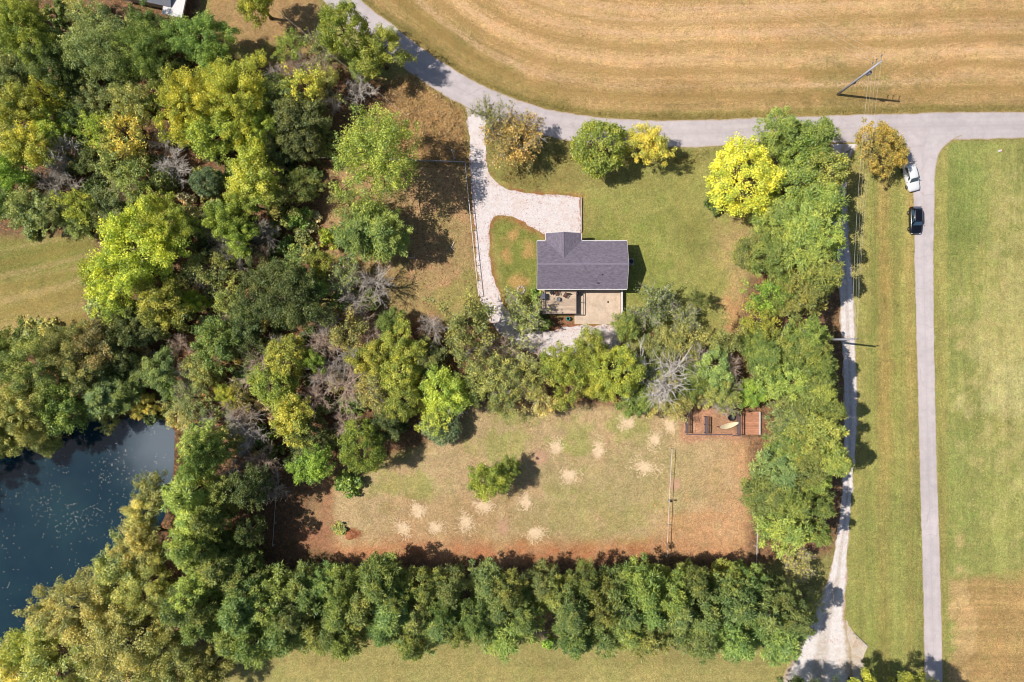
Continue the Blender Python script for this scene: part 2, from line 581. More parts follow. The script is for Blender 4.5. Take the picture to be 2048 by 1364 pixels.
def ground_material():
    t = NT('ground_soil_and_grass')
    p = t.pos()
    c = t.attr('ground_color', 'Color')
    sp = t.node('ShaderNodeSeparateColor')
    t.l.new(t.attr('pattern', 'Color'), sp.inputs[0])
    mow, straw, rough = sp.outputs[0], sp.outputs[1], sp.outputs[2]
    lit = t.attr('leaf_litter')
    s = t.attr('stripe')
    px = t.node('ShaderNodeSeparateXYZ')
    t.l.new(p, px.inputs[0])
    along = t.math('ADD', px.outputs[0], px.outputs[1])
    sv = t.node('ShaderNodeCombineXYZ')
    t.l.new(t.math('ADD', s, t.math('MULTIPLY', t.noise(p, 0.12, 3.0, 0.6), 1.6)), sv.inputs[0])
    t.l.new(t.math('MULTIPLY', along, 0.035), sv.inputs[1])
    stripes = t.noise(sv.outputs[0], 0.26, 4.0, 0.62)
    stripes_f = t.noise(sv.outputs[0], 2.6, 3.0, 0.6)
    big = t.noise(p, 0.09, 4.0, 0.6)
    mid = t.noise(p, 0.7, 5.0, 0.65, dist=0.6)
    fine = t.noise(p, 2.6, 5.0, 0.8, dist=0.8)
    # overall mottling of the sward
    f = t.math('MULTIPLY', t.remap(big, 0.25, 0.75, 0.84, 1.16), t.remap(mid, 0.2, 0.8, 0.74, 1.26))
    f = t.math('MULTIPLY', f, t.remap(fine, 0.36, 0.64, 0.7, 1.3))
    c = mul_gray(t, c, f)
    # greener and drier tufts
    g1 = t.math('MULTIPLY', t.remap(t.noise(p, 0.33, 5.0, 0.7, dist=1.2), 0.5, 0.68), t.math('SUBTRACT', 0.42, t.math('MULTIPLY', lit, 0.35)))
    c = t.mix(g1, c, t.mix(1.0, c, (0.78, 1.02, 0.72, 1), 'MULTIPLY'))
    g2 = t.math('MULTIPLY', t.remap(t.noise(t.scale(p, (1, 1, 3)), 0.5, 5.0, 0.7, dist=1.0), 0.54, 0.72), 0.4)
    c = t.mix(g2, c, t.mix(1.0, c, (1.3, 1.14, 1.12, 1), 'MULTIPLY'))
    pt = t.remap(t.noise(t.scale(p, (1.0, 0.8, 1)), 0.16, 5.0, 0.65, dist=1.0), 0.46, 0.66)
    c = t.mix(t.math('MULTIPLY', pt, t.math('SUBTRACT', 0.55, t.math('MULTIPLY', lit, 0.4))), c, t.mix(1.0, c, (1.2, 1.06, 1.08, 1), 'MULTIPLY'))
    mic = t.noise(p, 6.5, 2.0, 0.6)
    c = mul_gray(t, c, t.remap(mic, 0.36, 0.64, 0.74, 1.26))
    # mown lines
    c2 = mul_gray(t, c, t.math('MULTIPLY', t.remap(stripes, 0.32, 0.68, 0.8, 1.2), t.remap(stripes_f, 0.3, 0.7, 0.9, 1.1)))
    c = t.mix(mow, c, c2)
    # pale straw rows
    per_ = t.math('SINE', t.math('ADD', t.math('MULTIPLY', s, 1.45), t.math('MULTIPLY', t.noise(p, 0.035, 4.0, 0.6), 5.0)))
    pr_ = t.math('MULTIPLY', t.remap(per_, 0.45, 0.9), t.remap(t.noise(sv.outputs[0], 0.5, 4.0, 0.7), 0.36, 0.56))
    pd_ = t.math('MULTIPLY', t.remap(per_, -0.2, -0.9), straw)
    c = t.mix(t.math('MULTIPLY', t.math('MULTIPLY', pd_, t.remap(mid, 0.28, 0.55)), 0.55), c, alb(170, 138, 80))
    row = t.math('MULTIPLY', t.math('MAXIMUM', pr_, t.remap(stripes, 0.56, 0.66)), t.remap(t.noise(t.scale(p, (1.0, 1.6, 1)), 1.6, 4.0, 0.75, dist=1.5), 0.42, 0.62))
    c = t.mix(t.math('MULTIPLY', t.math('MULTIPLY', row, straw), 0.95), c, alb(246, 204, 162))
    spk = t.math('MULTIPLY', t.remap(t.noise(t.scale(p, (0.6, 1.6, 1)), 2.6, 3.0, 0.8, dist=2.0), 0.58, 0.7), straw)
    c = t.mix(t.math('MULTIPLY', spk, 0.55), c, alb(232, 188, 132))
    spk2 = t.math('MULTIPLY', t.remap(t.noise(t.scale(p, (0.5, 1.4, 1)), 1.3, 4.0, 0.75, dist=1.0), 0.55, 0.7), straw)
    c = t.mix(t.math('MULTIPLY', spk2, 0.5), c, alb(146, 118, 60))
    # rough dry grass: swirled blades
    rg = t.noise(t.scale(p, (1.0, 0.8, 1)), 1.5, 4.0, 0.8, dist=3.0)
    c = t.mix(rough, c, mul_gray(t, c, t.remap(rg, 0.3, 0.7, 0.6, 1.35)))
    # leaf litter flecks
    fl = t.node('ShaderNodeTexVoronoi', feature='F1')
    t.l.new(p, fl.inputs['Vector'])
    fl.inputs['Scale'].default_value = 4.0
    dk = t.math('MULTIPLY', t.remap(t.noise(p, 1.1, 4.0, 0.7), 0.42, 0.65), lit)
    c = t.mix(t.math('MULTIPLY', dk, 0.65), c, alb(96, 76, 56))
    sepc = t.node('ShaderNodeSeparateColor')
    t.l.new(fl.outputs['Color'], sepc.inputs[0])
    lf = t.math('MULTIPLY', t.remap(sepc.outputs[0], 0.72, 0.76), lit)
    c = t.mix(t.math('MULTIPLY', lf, 0.6), c, t.mix(sepc.outputs[1], alb(206, 148, 104), alb(170, 108, 70)))
    h = t.math('ADD', fine, t.math('MULTIPLY', mid, 0.8))
    return t.principled(c, 0.95, 0.0, t.bump(h, 0.9, 0.18), 0.1)


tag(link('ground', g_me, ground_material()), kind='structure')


# ------------------------------------------------------------------ sheets: roads, drives, water
rng = random.Random(4)


def densify(pts, step=0.5):
    out = []
    n = len(pts)
    for i in range(n):
        a, b = Vector(pts[i]), Vector(pts[(i + 1) % n])
        k = max(1, int((b - a).length / step))
        for j in range(k):
            out.append(tuple(a.lerp(b, j / k)))
    return out


def sheet(name, pts_px, z, mat, jitter=0.0, step=0.5, kind='structure'):
    pts = densify([P2(*p) for p in pts_px], step)
    if jitter:
        a = np.array(pts)
        n1 = (fbm(a[:, 0], a[:, 1], 1.6, 31, 3) - 0.5) * 2
        n2 = (fbm(a[:, 0], a[:, 1], 1.6, 57, 3) - 0.5) * 2
        pts = [(p[0] + u * jitter * 2, p[1] + v * jitter * 2) for p, u, v in zip(pts, n1, n2)]
    vs = [Vector((p[0], p[1], 0)) for p in pts]
    tri = tessellate_polygon([vs])
    me = bpy.data.meshes.new(name)
    me.from_pydata([(v.x, v.y, z) for v in vs], [], [t if (vs[t[1]] - vs[t[0]]).cross(vs[t[2]] - vs[t[0]]).z > 0 else t[::-1] for t in tri])
    me.update()
    o = link(name, me, mat)
    return tag(o, kind=kind)


def asphalt(name, c, tracks=(0.45,)):
    t = NT(name)
    p = t.pos()
    ac = t.math('ABSOLUTE', t.attr('across'))
    big = t.noise(p, 0.12, 4.0, 0.6)
    mid = t.noise(p, 0.9, 5.0, 0.65)
    fine = t.noise(p, 9.0, 3.0, 0.7)
    f = t.math('MULTIPLY', t.remap(big, 0.3, 0.7, 0.88, 1.1), t.math('MULTIPLY', t.remap(mid, 0.25, 0.75, 0.9, 1.1), t.remap(fine, 0.2, 0.8, 0.88, 1.12)))
    c = mul_gray(t, alb(*c), f)
    vo = t.node('ShaderNodeTexVoronoi', feature='DISTANCE_TO_EDGE')
    wv = t.node('ShaderNodeVectorMath', operation='ADD')
    nz = t.node('ShaderNodeTexNoise')
    t.l.new(p, nz.inputs['Vector'])
    nz.inputs['Scale'].default_value = 0.5
    t.l.new(p, wv.inputs[0])
    t.l.new(t.scale(nz.outputs['Color'], (2.5, 2.5, 0)), wv.inputs[1])
    t.l.new(wv.outputs[0], vo.inputs['Vector'])
    vo.inputs['Scale'].default_value = 0.16
    cr = t.math('MULTIPLY', t.remap(vo.outputs['Distance'], 0.004, 0.016, 1.0, 0.0), t.remap(big, 0.42, 0.6))
    c = t.mix(t.math('MULTIPLY', cr, 0.18), c, alb(120, 112, 112))
    # polished wheel tracks, darker crown, sandy edges with creeping grass
    for tk in tracks:
        d = t.math('ABSOLUTE', t.math('SUBTRACT', ac, tk))
        w = t.math('MULTIPLY', t.remap(d, 0.05, 0.2, 1.0, 0.0, True), t.remap(mid, 0.3, 0.7, 0.3, 0.9))
        c = t.mix(t.math('MULTIPLY', w, 0.28), c, alb(228, 218, 214))
    c = t.mix(t.math('MULTIPLY', t.remap(ac, 0.0, 0.14, 0.22, 0.0, True), t.remap(mid, 0.35, 0.65)), c, alb(150, 142, 142))
    e = t.math('ADD', ac, t.math('MULTIPLY', t.noise(p, 1.6, 5.0, 0.7), 0.22))
    c = t.mix(t.math('MULTIPLY', t.remap(e, 0.98, 1.07), 0.75), c, alb(196, 172, 142))
    c = t.mix(t.math('MULTIPLY', t.remap(e, 1.06, 1.12), 0.8), c, alb(160, 142, 84))
    st = t.remap(t.noise(p, 0.35, 5.0, 0.7), 0.6, 0.75)
    c = t.mix(t.math('MULTIPLY', st, 0.22), c, alb(222, 212, 206))
    ps = t.remap(t.noise(t.scale(p, (1, 1, 1)), 0.22, 2.0, 0.4), 0.62, 0.64)
    c = t.mix(t.math('MULTIPLY', ps, 0.12), c, alb(150, 144, 146))
    return t.principled(c, 0.9, 0.0, t.bump(fine, 0.3, 0.02), 0.25)


def strip(name, L, R, z, mat, jitter=0.1, cols=10, kind='structure'):
    """road sheet between two edge lines of equal length; 'across' runs -1..1 from edge to edge"""
    a = np.array([P2(*p) for p in L])
    b = np.array([P2(*p) for p in R])
    t = np.arange(len(a))
    tt = np.linspace(0, len(a) - 1, (len(a) - 1) * 6 + 1)
    A = np.stack([np.interp(tt, t, a[:, k]) for k in (0, 1)], 1)
    B = np.stack([np.interp(tt, t, b[:, k]) for k in (0, 1)], 1)
    n = len(tt)
    u = np.linspace(0, 1, cols + 1)
    V = A[:, None, :] * (1 - u)[None, :, None] + B[:, None, :] * u[None, :, None]
    dv = (B - A) / np.linalg.norm(B - A, axis=1, keepdims=True)
    V[:, 0] += dv * ((fbm(A[:, 0], A[:, 1], 1.5, 31, 3) - 0.5) * 4 * jitter)[:, None]
    V[:, -1] += dv * ((fbm(B[:, 0], B[:, 1], 1.5, 57, 3) - 0.5) * 4 * jitter)[:, None]
    vs = np.concatenate([V.reshape(-1, 2), np.full((n * (cols + 1), 1), z)], 1)
    ii = (np.arange(n - 1)[:, None] * (cols + 1) + np.arange(cols)[None, :]).ravel()
    fs = np.stack([ii, ii + 1, ii + cols + 2, ii + cols + 1], 1)
    p0, p1, p2 = vs[fs[0, 0]], vs[fs[0, 1]], vs[fs[0, 2]]
    if np.cross(p1 - p0, p2 - p0)[2] < 0:
        fs = fs[:, ::-1]
    me = fast_mesh(name, vs, fs, {'across': np.tile(u * 2 - 1, n)})
    return tag(link(name, me, mat), kind=kind)


def gravel(name, c, dirt, dirt_amt=0.5, ruts=False):
    t = NT(name)
    p = t.pos()
    vo = t.node('ShaderNodeTexVoronoi', feature='F1')
    t.l.new(p, vo.inputs['Vector'])
    vo.inputs['Scale'].default_value = 11.0
    sc = t.node('ShaderNodeSeparateColor')
    t.l.new(vo.outputs['Color'], sc.inputs[0])
    big = t.noise(p, 0.35, 5.0, 0.7, dist=0.8)
    mid = t.noise(p, 1.8, 4.0, 0.7)
    f = t.math('MULTIPLY', t.remap(sc.outputs[0], 0, 1, 0.82, 1.12), t.remap(mid, 0.2, 0.8, 0.8, 1.15))
    c = mul_gray(t, alb(*c), f)
    c = t.mix(t.math('MULTIPLY', t.remap(big, 0.5, 0.7), dirt_amt), c, alb(*dirt))
    if ruts:
        ac = t.math('ABSOLUTE', t.attr('across'))
        cen = t.math('MULTIPLY', t.remap(ac, 0.12, 0.32, 1.0, 0.0, True), t.remap(mid, 0.35, 0.6))
        c = t.mix(t.math('MULTIPLY', cen, 0.55), c, alb(178, 156, 128))
        e = t.math('ADD', ac, t.math('MULTIPLY', t.noise(p, 1.3, 5.0, 0.7), 0.5))
        c = t.mix(t.math('MULTIPLY', t.remap(e, 1.02, 1.2), 0.8), c, alb(184, 158, 112))
    lf = t.math('MULTIPLY', t.remap(sc.outputs[1], 0.86, 0.9), t.remap(t.noise(p, 0.5, 4.0, 0.6), 0.45, 0.65))
    c = t.mix(t.math('MULTIPLY', lf, 0.8), c, alb(192, 112, 72))
    return t.principled(c, 0.95, 0.0, t.bump(vo.outputs['Distance'], 0.35, 0.04), 0.2)


M_ASPH = asphalt('asphalt_weathered', (206, 195, 195))
M_ASPH2 = asphalt('asphalt_narrow_road', (210, 199, 199))
M_GRAV = gravel('drive_gravel', (243, 233, 231), (228, 202, 186), 0.6)
M_GRAV2 = gravel('lane_gravel', (248, 240, 236), (214, 196, 174), 0.5, True)


def offset_line(c, half):
    L, R = [], []
    for i in range(len(c)):
        a, b = Vector(c[max(i - 1, 0)]), Vector(c[min(i + 1, len(c) - 1)])
        d = (b - a).normalized()
        n = Vector((d.y, -d.x))
        w = half + (0.6 * math.sin(i * 0.9) if half > 10 else 0)
        L.append(tuple(Vector(c[i]) + n * w))
        R.append(tuple(Vector(c[i]) - n * w))
    return L, R


rl, rr = offset_line(smooth_line(ROAD_C, 8), 27.5)
strip('road', rl, rr, 0.030, M_ASPH, 0.10)
strip('side_road', smooth_line(LANE_R_L, 6), smooth_line(LANE_R_R, 6), 0.034, M_ASPH2, 0.06)
strip('gravel_lane', smooth_line(GRAV_L, 5), smooth_line(GRAV_R, 5), 0.018, M_GRAV2, 0.22)
sheet('gravel_drive', smooth_line(DRIVE[:8], 4) + DRIVE[8:10] + smooth_line(DRIVE[10:], 4), 0.014, M_GRAV, 0.24, 0.3)
M_PATCH = gravel('bare_turnout_soil', (226, 210, 192), (196, 168, 128), 0.8)
sheet('turnout', [(1688, 1240), (1706, 1262), (1732, 1292), (1728, 1330), (1718, 1380), (1680, 1380), (1686, 1300)], 0.010, M_PATCH, 0.5, 0.3)


def water_material():
    t = NT('pond_water')
    p = t.pos()
    n = t.noise(t.scale(p, (1, 1.6, 1)), 1.4, 3.0, 0.6)
    n2 = t.noise(p, 0.08, 3.0, 0.5)
    c = t.mix(t.remap(n2, 0.35, 0.65), alb(24, 50, 66), alb(38, 66, 76))
    dv = t.node('ShaderNodeVectorMath', operation='DISTANCE')      # pale sheen of reflected cloud at the narrow end, painted into the water colour
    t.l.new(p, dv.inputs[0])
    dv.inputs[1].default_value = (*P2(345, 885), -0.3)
    sheen = t.math('MULTIPLY', t.remap(t.math('ADD', dv.outputs['Value'], t.math('MULTIPLY', t.noise(p, 0.2, 4.0, 0.6), 6.0)), 5.0, 16.0, 1.0, 0.0, True), 0.75)
    c = t.mix(sheen, c, alb(124, 134, 146))
    return t.principled(c, 0.04, 0.0, t.bump(n, 0.06, 0.03), 0.5, IOR=1.33)


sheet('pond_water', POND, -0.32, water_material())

# ------------------------------------------------------------------ trees: prototypes
def leaf_material(name, trans=0.3, rough=0.6):
    t = NT(name)
    oi = t.node('ShaderNodeObjectInfo')
    v = t.attr('tint')
    c = mul_gray(t, oi.outputs['Color'], t.remap(v, 0, 1, 0.55, 1.45))
    warm = t.mix(1.0, c, (1.08, 1.0, 0.8, 1), 'MULTIPLY')
    cool = t.mix(1.0, c, (0.74, 0.92, 0.95, 1), 'MULTIPLY')
    c = t.mix(t.remap(v, 0.25, 0.75), cool, warm)
    d = t.node('ShaderNodeBsdfDiffuse')
    tr = t.node('ShaderNodeBsdfTranslucent')
    gl = t.node('ShaderNodeBsdfGlossy')
    gl.inputs['Roughness'].default_value = 0.45
    gl.inputs['Color'].default_value = (0.9, 0.92, 1.0, 1)
    t.l.new(c, d.inputs[0])
    t.l.new(t.mix(1.0, c, (1.12, 1.1, 0.8, 1), 'MULTIPLY'), tr.inputs[0])
    m1 = t.node('ShaderNodeMixShader')
    m1.inputs[0].default_value = trans
    t.l.new(d.outputs[0], m1.inputs[1])
    t.l.new(tr.outputs[0], m1.inputs[2])
    m2 = t.node('ShaderNodeMixShader')
    m2.inputs[0].default_value = 0.02
    t.l.new(m1.outputs[0], m2.inputs[1])
    t.l.new(gl.outputs[0], m2.inputs[2])
    t.l.new(m2.outputs[0], t.out.inputs[0])
    return t.m


def bark_material(name):
    t = NT(name)
    oi = t.node('ShaderNodeObjectInfo')
    n = t.noise(t.scale(t.objco(), (1, 1, 0.35)), 5.0, 4.0, 0.7)
    c = mul_gray(t, oi.outputs['Color'], t.remap(n, 0.25, 0.75, 0.65, 1.3))
    return t.principled(c, 0.9, 0.0, t.bump(n, 0.6, 0.03), 0.15)


M_LEAF = leaf_material('broad_leaves', 0.38)
M_NEEDLE = leaf_material('pine_needles', 0.3)
M_BARK = bark_material('bark')


def unit(v):
    return v / (np.linalg.norm(v, axis=-1, keepdims=True) + 1e-9)


def rand_dirs(r, n, zmin=-1.0):
    z = r.uniform(zmin, 1, n)
    a = r.uniform(0, 2 * np.pi, n)
    s = np.sqrt(1 - z * z)
    return np.stack([s * np.cos(a), s * np.sin(a), z], 1)


def leaf_cards(r, P, N, L, W):
    """one rhombic leaf (or leaf spray) per point, bent a little along its length"""
    n = len(P)
    t = unit(np.cross(N, r.normal(size=(n, 3))))
    b = np.cross(N, t)
    L = np.asarray(L)[:, None] * 0.5
    W = np.asarray(W)[:, None] * 0.5
    v = np.stack([P - t * L, P + b * W - N * W * 0.25, P + t * L - N * L * 0.15, P - b * W - N * W * 0.25], 1).reshape(-1, 3)
    f = np.arange(n * 4).reshape(n, 4)
    return v, f


def needle_cards(r, P, D, L, W):
    """thin blade from P along D"""
    n = len(P)
    b = unit(np.cross(D, r.normal(size=(n, 3))))
    L = np.asarray(L)[:, None]
    W = np.asarray(W)[:, None] * 0.5
    v = np.stack([P - b * W * 0.6, P + D * L * 0.5 - b * W, P + D * L, P + D * L * 0.5 + b * W], 1).reshape(-1, 3)
    return v, np.arange(n * 4).reshape(n, 4)


def clump_leaves(r, C, R, per, size, flat=0.75, up=0.45, wild=0.75, aspect=0.65, stretch=(1.25, 0.85, 0.55)):
    """leaves through the volume of each clump: a spray reaching outward, denser at its outside, with stray leaves round it"""
    n = len(C)
    cnt = np.maximum(4, (per * r.uniform(0.55, 1.45, n) * (R / R.mean()) ** 1.5).astype(int))
    idx = np.repeat(np.arange(n), cnt)
    m = len(idx)
    out = unit(C - np.array([0, 0, C[:, 2].mean() - 2.0]))
    out = unit(out * np.array([1, 1, 0.45]) + r.normal(size=(n, 3)) * 0.3)
    side = unit(np.cross(out, np.array([0, 0, 1.0])))
    top = np.cross(side, out)
    st = np.stack([stretch[0] * r.uniform(0.7, 1.3, n), stretch[1] * r.uniform(0.7, 1.25, n), stretch[2] * r.uniform(0.7, 1.5, n)], 1)
    d = rand_dirs(r, m, -0.85)
    rad = R[idx] * (r.rand(m) ** 0.5) * np.where(r.rand(m) < 0.12, r.uniform(1.0, 1.5, m), 1.0)
    q = d * rad[:, None] * st[idx]
    P = C[idx] + out[idx] * q[:, :1] + side[idx] * q[:, 1:2] + top[idx] * q[:, 2:3]
    dd = unit(out[idx] * d[:, :1] * 0.6 + side[idx] * d[:, 1:2] * 0.6 + top[idx] * d[:, 2:3])
    N = unit(dd * 0.5 + np.array([0, 0, up]) + r.normal(size=(m, 3)) * wild * 0.6)
    s = size * r.uniform(0.5, 1.4, m)
    v, f = leaf_cards(r, P, N, s, s * aspect)
    ct = r.rand(n)
    tint = np.clip(0.22 + 0.5 * ct[idx] + 0.12 * d[:, 2] + r.normal(size=m) * 0.17, 0, 1)
    return v, f, np.repeat(tint, 4)


def limb(mb, a, b, r0, r1, r, sag=0.12, n=5, seg=4):
    a, b = Vector(a), Vector(b)
    L = (b - a).length
    pts, rad = [], []
    off = Vector(r.normal(size=3)) * L * sag * 0.5
    for i in range(seg + 1):
        t = i / seg
        p = a.lerp(b, t) + off * math.sin(t * math.pi) + Vector((0, 0, -1)) * L * sag * math.sin(t * math.pi) * 0.4
        pts.append(p)
        rad.append(r0 * (1 - t) + r1 * t)
    mb.tube(pts, rad, n, cap=False)
    return pts


def trunk_mesh(name, r, H, r0, targets, z0, lean=0.25):
    mb = MB()
    pts, rad = [], []
    lx, ly = r.normal(size=2) * lean
    for i in range(7):
        t = i / 6
        pts.append((lx * t * t + r.normal() * 0.04 * (i > 0), ly * t * t + r.normal() * 0.04 * (i > 0), -0.15 + t * H))
        rad.append(r0 * (1.35 if i == 0 else 1.0) * (1 - 0.82 * t))
    mb.tube(pts, rad, 8)
    for c in targets:
        hz = min(max(z0, c[2] - abs(r.normal()) * H * 0.08 - 0.18 * math.hypot(c[0], c[1])), H * 0.92)
        t = hz / H
        a = Vector((lx * t * t, ly * t * t, hz))
        limb(mb, a, c, r0 * 0.42 * (1 - 0.6 * t), 0.025, r)
    return mb.mesh(name, True)


def make_broad(seed, n=62, R=5.0, H=12.0, z0=3.2, per=270, leaf=0.265, cr=(0.55, 1.45), lob=0.25, shell=(0.4, 1.0), up=0.4, wild=0.95, stretch=(1.25, 0.85, 0.55)):
    r = np.random.RandomState(seed)
    d = rand_dirs(r, n, -0.55)
    ph = r.uniform(0, 6.28, 4)
    az = np.arctan2(d[:, 1], d[:, 0])
    lobes = 1 + lob * (0.6 * np.sin(2 * az + ph[0]) + 0.5 * np.sin(3 * az + ph[1]) + 0.4 * np.sin(5 * az + ph[2] + d[:, 2] * 3))
    rad = r.uniform(shell[0], shell[1], n) ** 0.7
    crs = r.uniform(cr[0], cr[1], n)
    zc, hz = (H + z0) / 2, (H - z0) / 2
    C = np.stack([d[:, 0] * (R - crs * 0.7) * rad * lobes, d[:, 1] * (R - crs * 0.7) * rad * lobes, zc + d[:, 2] * (hz - crs * 0.6) * rad], 1)
    v, f, tint = clump_leaves(r, C, crs, per, leaf, up=up, wild=wild, stretch=stretch)
    me = fast_mesh('crown_leaves', v, f, {'tint': tint})
    me.materials.append(M_LEAF)
    order = r.permutation(n)[:24]
    tm = trunk_mesh('trunk_wood', r, H * 0.8, 0.034 * H * 0.9, C[order], z0 * 0.75)
    tm.materials.append(M_BARK)
    return dict(crown=me, trunk=tm, R=R, H=H, zc=zc)


def make_pine(seed, R=3.0, H=15.5, z0=4.5, levels=11, per=60, sparse=0.0):
    r = np.random.RandomState(seed)
    C, S = [], []
    mb = MB()
    lean = r.normal(size=2) * 0.3
    pts = [(lean[0] * (i / 8) ** 2, lean[1] * (i / 8) ** 2, -0.15 + H * 0.97 * i / 8) for i in range(9)]
    mb.tube(pts, [0.23 * (1.3 if i == 0 else 1) * (1 - 0.1 * i) for i in range(9)], 8)
    for lv in range(levels):
        t = lv / (levels - 1)
        z = z0 + (H - 0.8 - z0) * t
        prof = (0.62 + 0.38 * min(1, t * 3.2)) * (1 - max(0, t - 0.32) ** 1.25 * 1.32)
        nb = r.randint(4, 7) if t < 0.85 else 4
        a0 = r.uniform(0, 6.28)
        for b in range(nb):
            if r.rand() < sparse:
                continue
            a = a0 + 6.283 * b / nb + r.normal() * 0.22
            L = R * prof * r.uniform(0.72, 1.12)
            rise = L * (0.12 + 0.5 * t)
            base = np.array([lean[0] * (z / H) ** 2, lean[1] * (z / H) ** 2, z - 0.25])
            end = base + np.array([math.cos(a) * L, math.sin(a) * L, rise])
            limb(mb, base, end, 0.055, 0.018, r, 0.1, 4, 3)
            for q in ((1.0, 0.74, 0.48) if L > 1.6 else (1.0, 0.55)):
                if q < 1 and r.rand() < 0.15:
                    continue
                side = np.array([-math.sin(a), math.cos(a), 0]) * r.normal() * 0.34 * L * (1.15 - q * 0.4)
                C.append(base + (end - base) * q + side + np.array([0, 0, r.normal() * 0.14 + 0.1]))
                S.append(r.uniform(0.45, 0.9) * (0.85 + 0.25 * (1 - t)))
    C.append(np.array([lean[0], lean[1], H - 0.3]))
    S.append(0.55)
    C, S = np.array(C), np.array(S)
    n = len(C)
    idx = np.repeat(np.arange(n), per)
    m = len(idx)
    d = rand_dirs(r, m, -0.55)
    d = unit(d + np.array([0, 0, 0.25]))
    P = C[idx] + d * (S[idx] * r.uniform(0.1, 0.55, m))[:, None] * np.array([1, 1, 0.8])
    v1, f1 = needle_cards(r, P, unit(d + r.normal(size=(m, 3)) * 0.25), S[idx] * r.uniform(0.5, 0.95, m), np.full(m, 0.1))
    # flatter sprays close the tuft so that it shades as one puff
    k = int(per * 0.75)
    idy = np.repeat(np.arange(n), k)
    m2 = len(idy)
    d2 = rand_dirs(r, m2, -0.3)
    P2_ = C[idy] + d2 * (S[idy] * r.uniform(0.55, 0.85, m2))[:, None] * np.array([1, 1, 0.75])
    N2 = unit(d2 + r.normal(size=(m2, 3)) * 0.22)
    v2, f2 = leaf_cards(r, P2_, N2, np.full(m2, 0.26), np.full(m2, 0.13))
    ct = r.rand(n)
    t1 = np.clip(0.2 + 0.45 * ct[idx] + r.normal(size=m) * 0.14, 0, 1)
    t2 = np.clip(0.2 + 0.45 * ct[idy] + r.normal(size=m2) * 0.1, 0, 1)
    me = fast_mesh('crown_needles', np.concatenate([v1, v2]), np.concatenate([f1, f2 + len(v1)]), {'tint': np.concatenate([np.repeat(t1, 4), np.repeat(t2, 4)])})
    me.materials.append(M_NEEDLE)
    tm = mb.mesh('trunk_wood', True)
    tm.materials.append(M_BARK)
    return dict(crown=me, trunk=tm, R=R, H=H, zc=(H + z0) / 2)


def make_bare(seed, R=4.0, H=9.0, leaves=0, leaf=0.3, spread=1.0, ntw=11):
    r = np.random.RandomState(seed)
    wood, twig = MB(), MB()
    tips = []
    lean = r.normal(size=2) * 0.35
    Ht = H * 0.42
    wood.tube([(0, 0, -0.15), (lean[0] * 0.3, lean[1] * 0.3, Ht * 0.5), (lean[0], lean[1], Ht)], [0.24, 0.17, 0.13], 7)
    top = np.array([lean[0], lean[1], Ht])
    nl = 9
    for i in range(nl):
        a = 6.283 * i / nl + r.normal() * 0.3
        el = r.uniform(0.25, 1.1)
        L = R * r.uniform(0.75, 1.15) * (1.0 if el < 0.8 else 0.85)
        st = top * r.uniform(0.55, 1.0)
        e = st + np.array([math.cos(a) * math.cos(el) * L * spread, math.sin(a) * math.cos(el) * L * spread, math.sin(el) * (H - Ht) * 0.95])
        pts = limb(twig, st, e, 0.07, 0.018, r, 0.18, 5, 6)
        for j in range(12):
            t = r.uniform(0.25, 1.0)
            p = np.array(pts[int(t * 5)])
            dd = unit(unit(e - st) * 0.8 + r.normal(size=3) * 0.65 + np.array([0, 0, 0.2]))
            l2 = L * r.uniform(0.22, 0.45)
            e2 = p + dd * l2
            pts2 = limb(twig, p, e2, 0.032, 0.014, r, 0.15, 4, 3)
            for k in range(ntw):
                q = np.array(pts2[r.randint(0, 4)])
                d3 = unit(dd * 0.9 + r.normal(size=3) * 0.5)
                e3 = q + d3 * l2 * r.uniform(0.35, 0.8)
                limb(twig, q, e3, 0.02, 0.011, r, 0.12, 3, 2)
                tips.append(e3)
                tips.append((q + e3) / 2)
    tm = wood.mesh('trunk_wood', True)
    tm.materials.append(M_BARK)
    bm_ = twig.mesh('crown_branches', True)
    bm_.materials.append(M_BARK)
    out = dict(trunk=tm, R=R, H=H, zc=H * 0.66, branches=bm_)
    if leaves:
        T = np.array(tips)
        sel = r.permutation(len(T))[:int(len(T) * 0.32)]
        C = T[sel]
        v, f, tint = clump_leaves(r, C, r.uniform(0.25, 0.5, len(C)), leaves, leaf, up=0.4, wild=0.9)
        me = fast_mesh('crown_leaves', v, f, {'tint': tint})
        me.materials.append(M_LEAF)
        out['crown'] = me
    return out


def make_shrub(seed, R=1.6, H=2.2, n=26, per=90, leaf=0.26):
    r = np.random.RandomState(seed)
    d = rand_dirs(r, n, 0.0)
    rad = r.uniform(0.35, 1.0, n) ** 0.6
    C = np.stack([d[:, 0] * R * 0.78 * rad, d[:, 1] * R * 0.78 * rad, 0.35 + d[:, 2] * (H - 0.6) * rad], 1)
    v, f, tint = clump_leaves(r, C, r.uniform(0.3, 0.55, n) * R / 1.6, per, leaf, up=0.4, wild=0.9)
    v[:, 2] = np.maximum(v[:, 2], 0.03)
    me = fast_mesh('crown_leaves', v, f, {'tint': tint})
    me.materials.append(M_LEAF)
    mb = MB()
    for c in C[:9]:
        limb(mb, (r.normal() * 0.08, r.normal() * 0.08, -0.1), c, 0.035, 0.012, r, 0.12, 4, 3)
    tm = mb.mesh('stem_wood', True)
    tm.materials.append(M_BARK)
    return dict(crown=me, trunk=tm, R=R, H=H, zc=H * 0.55)


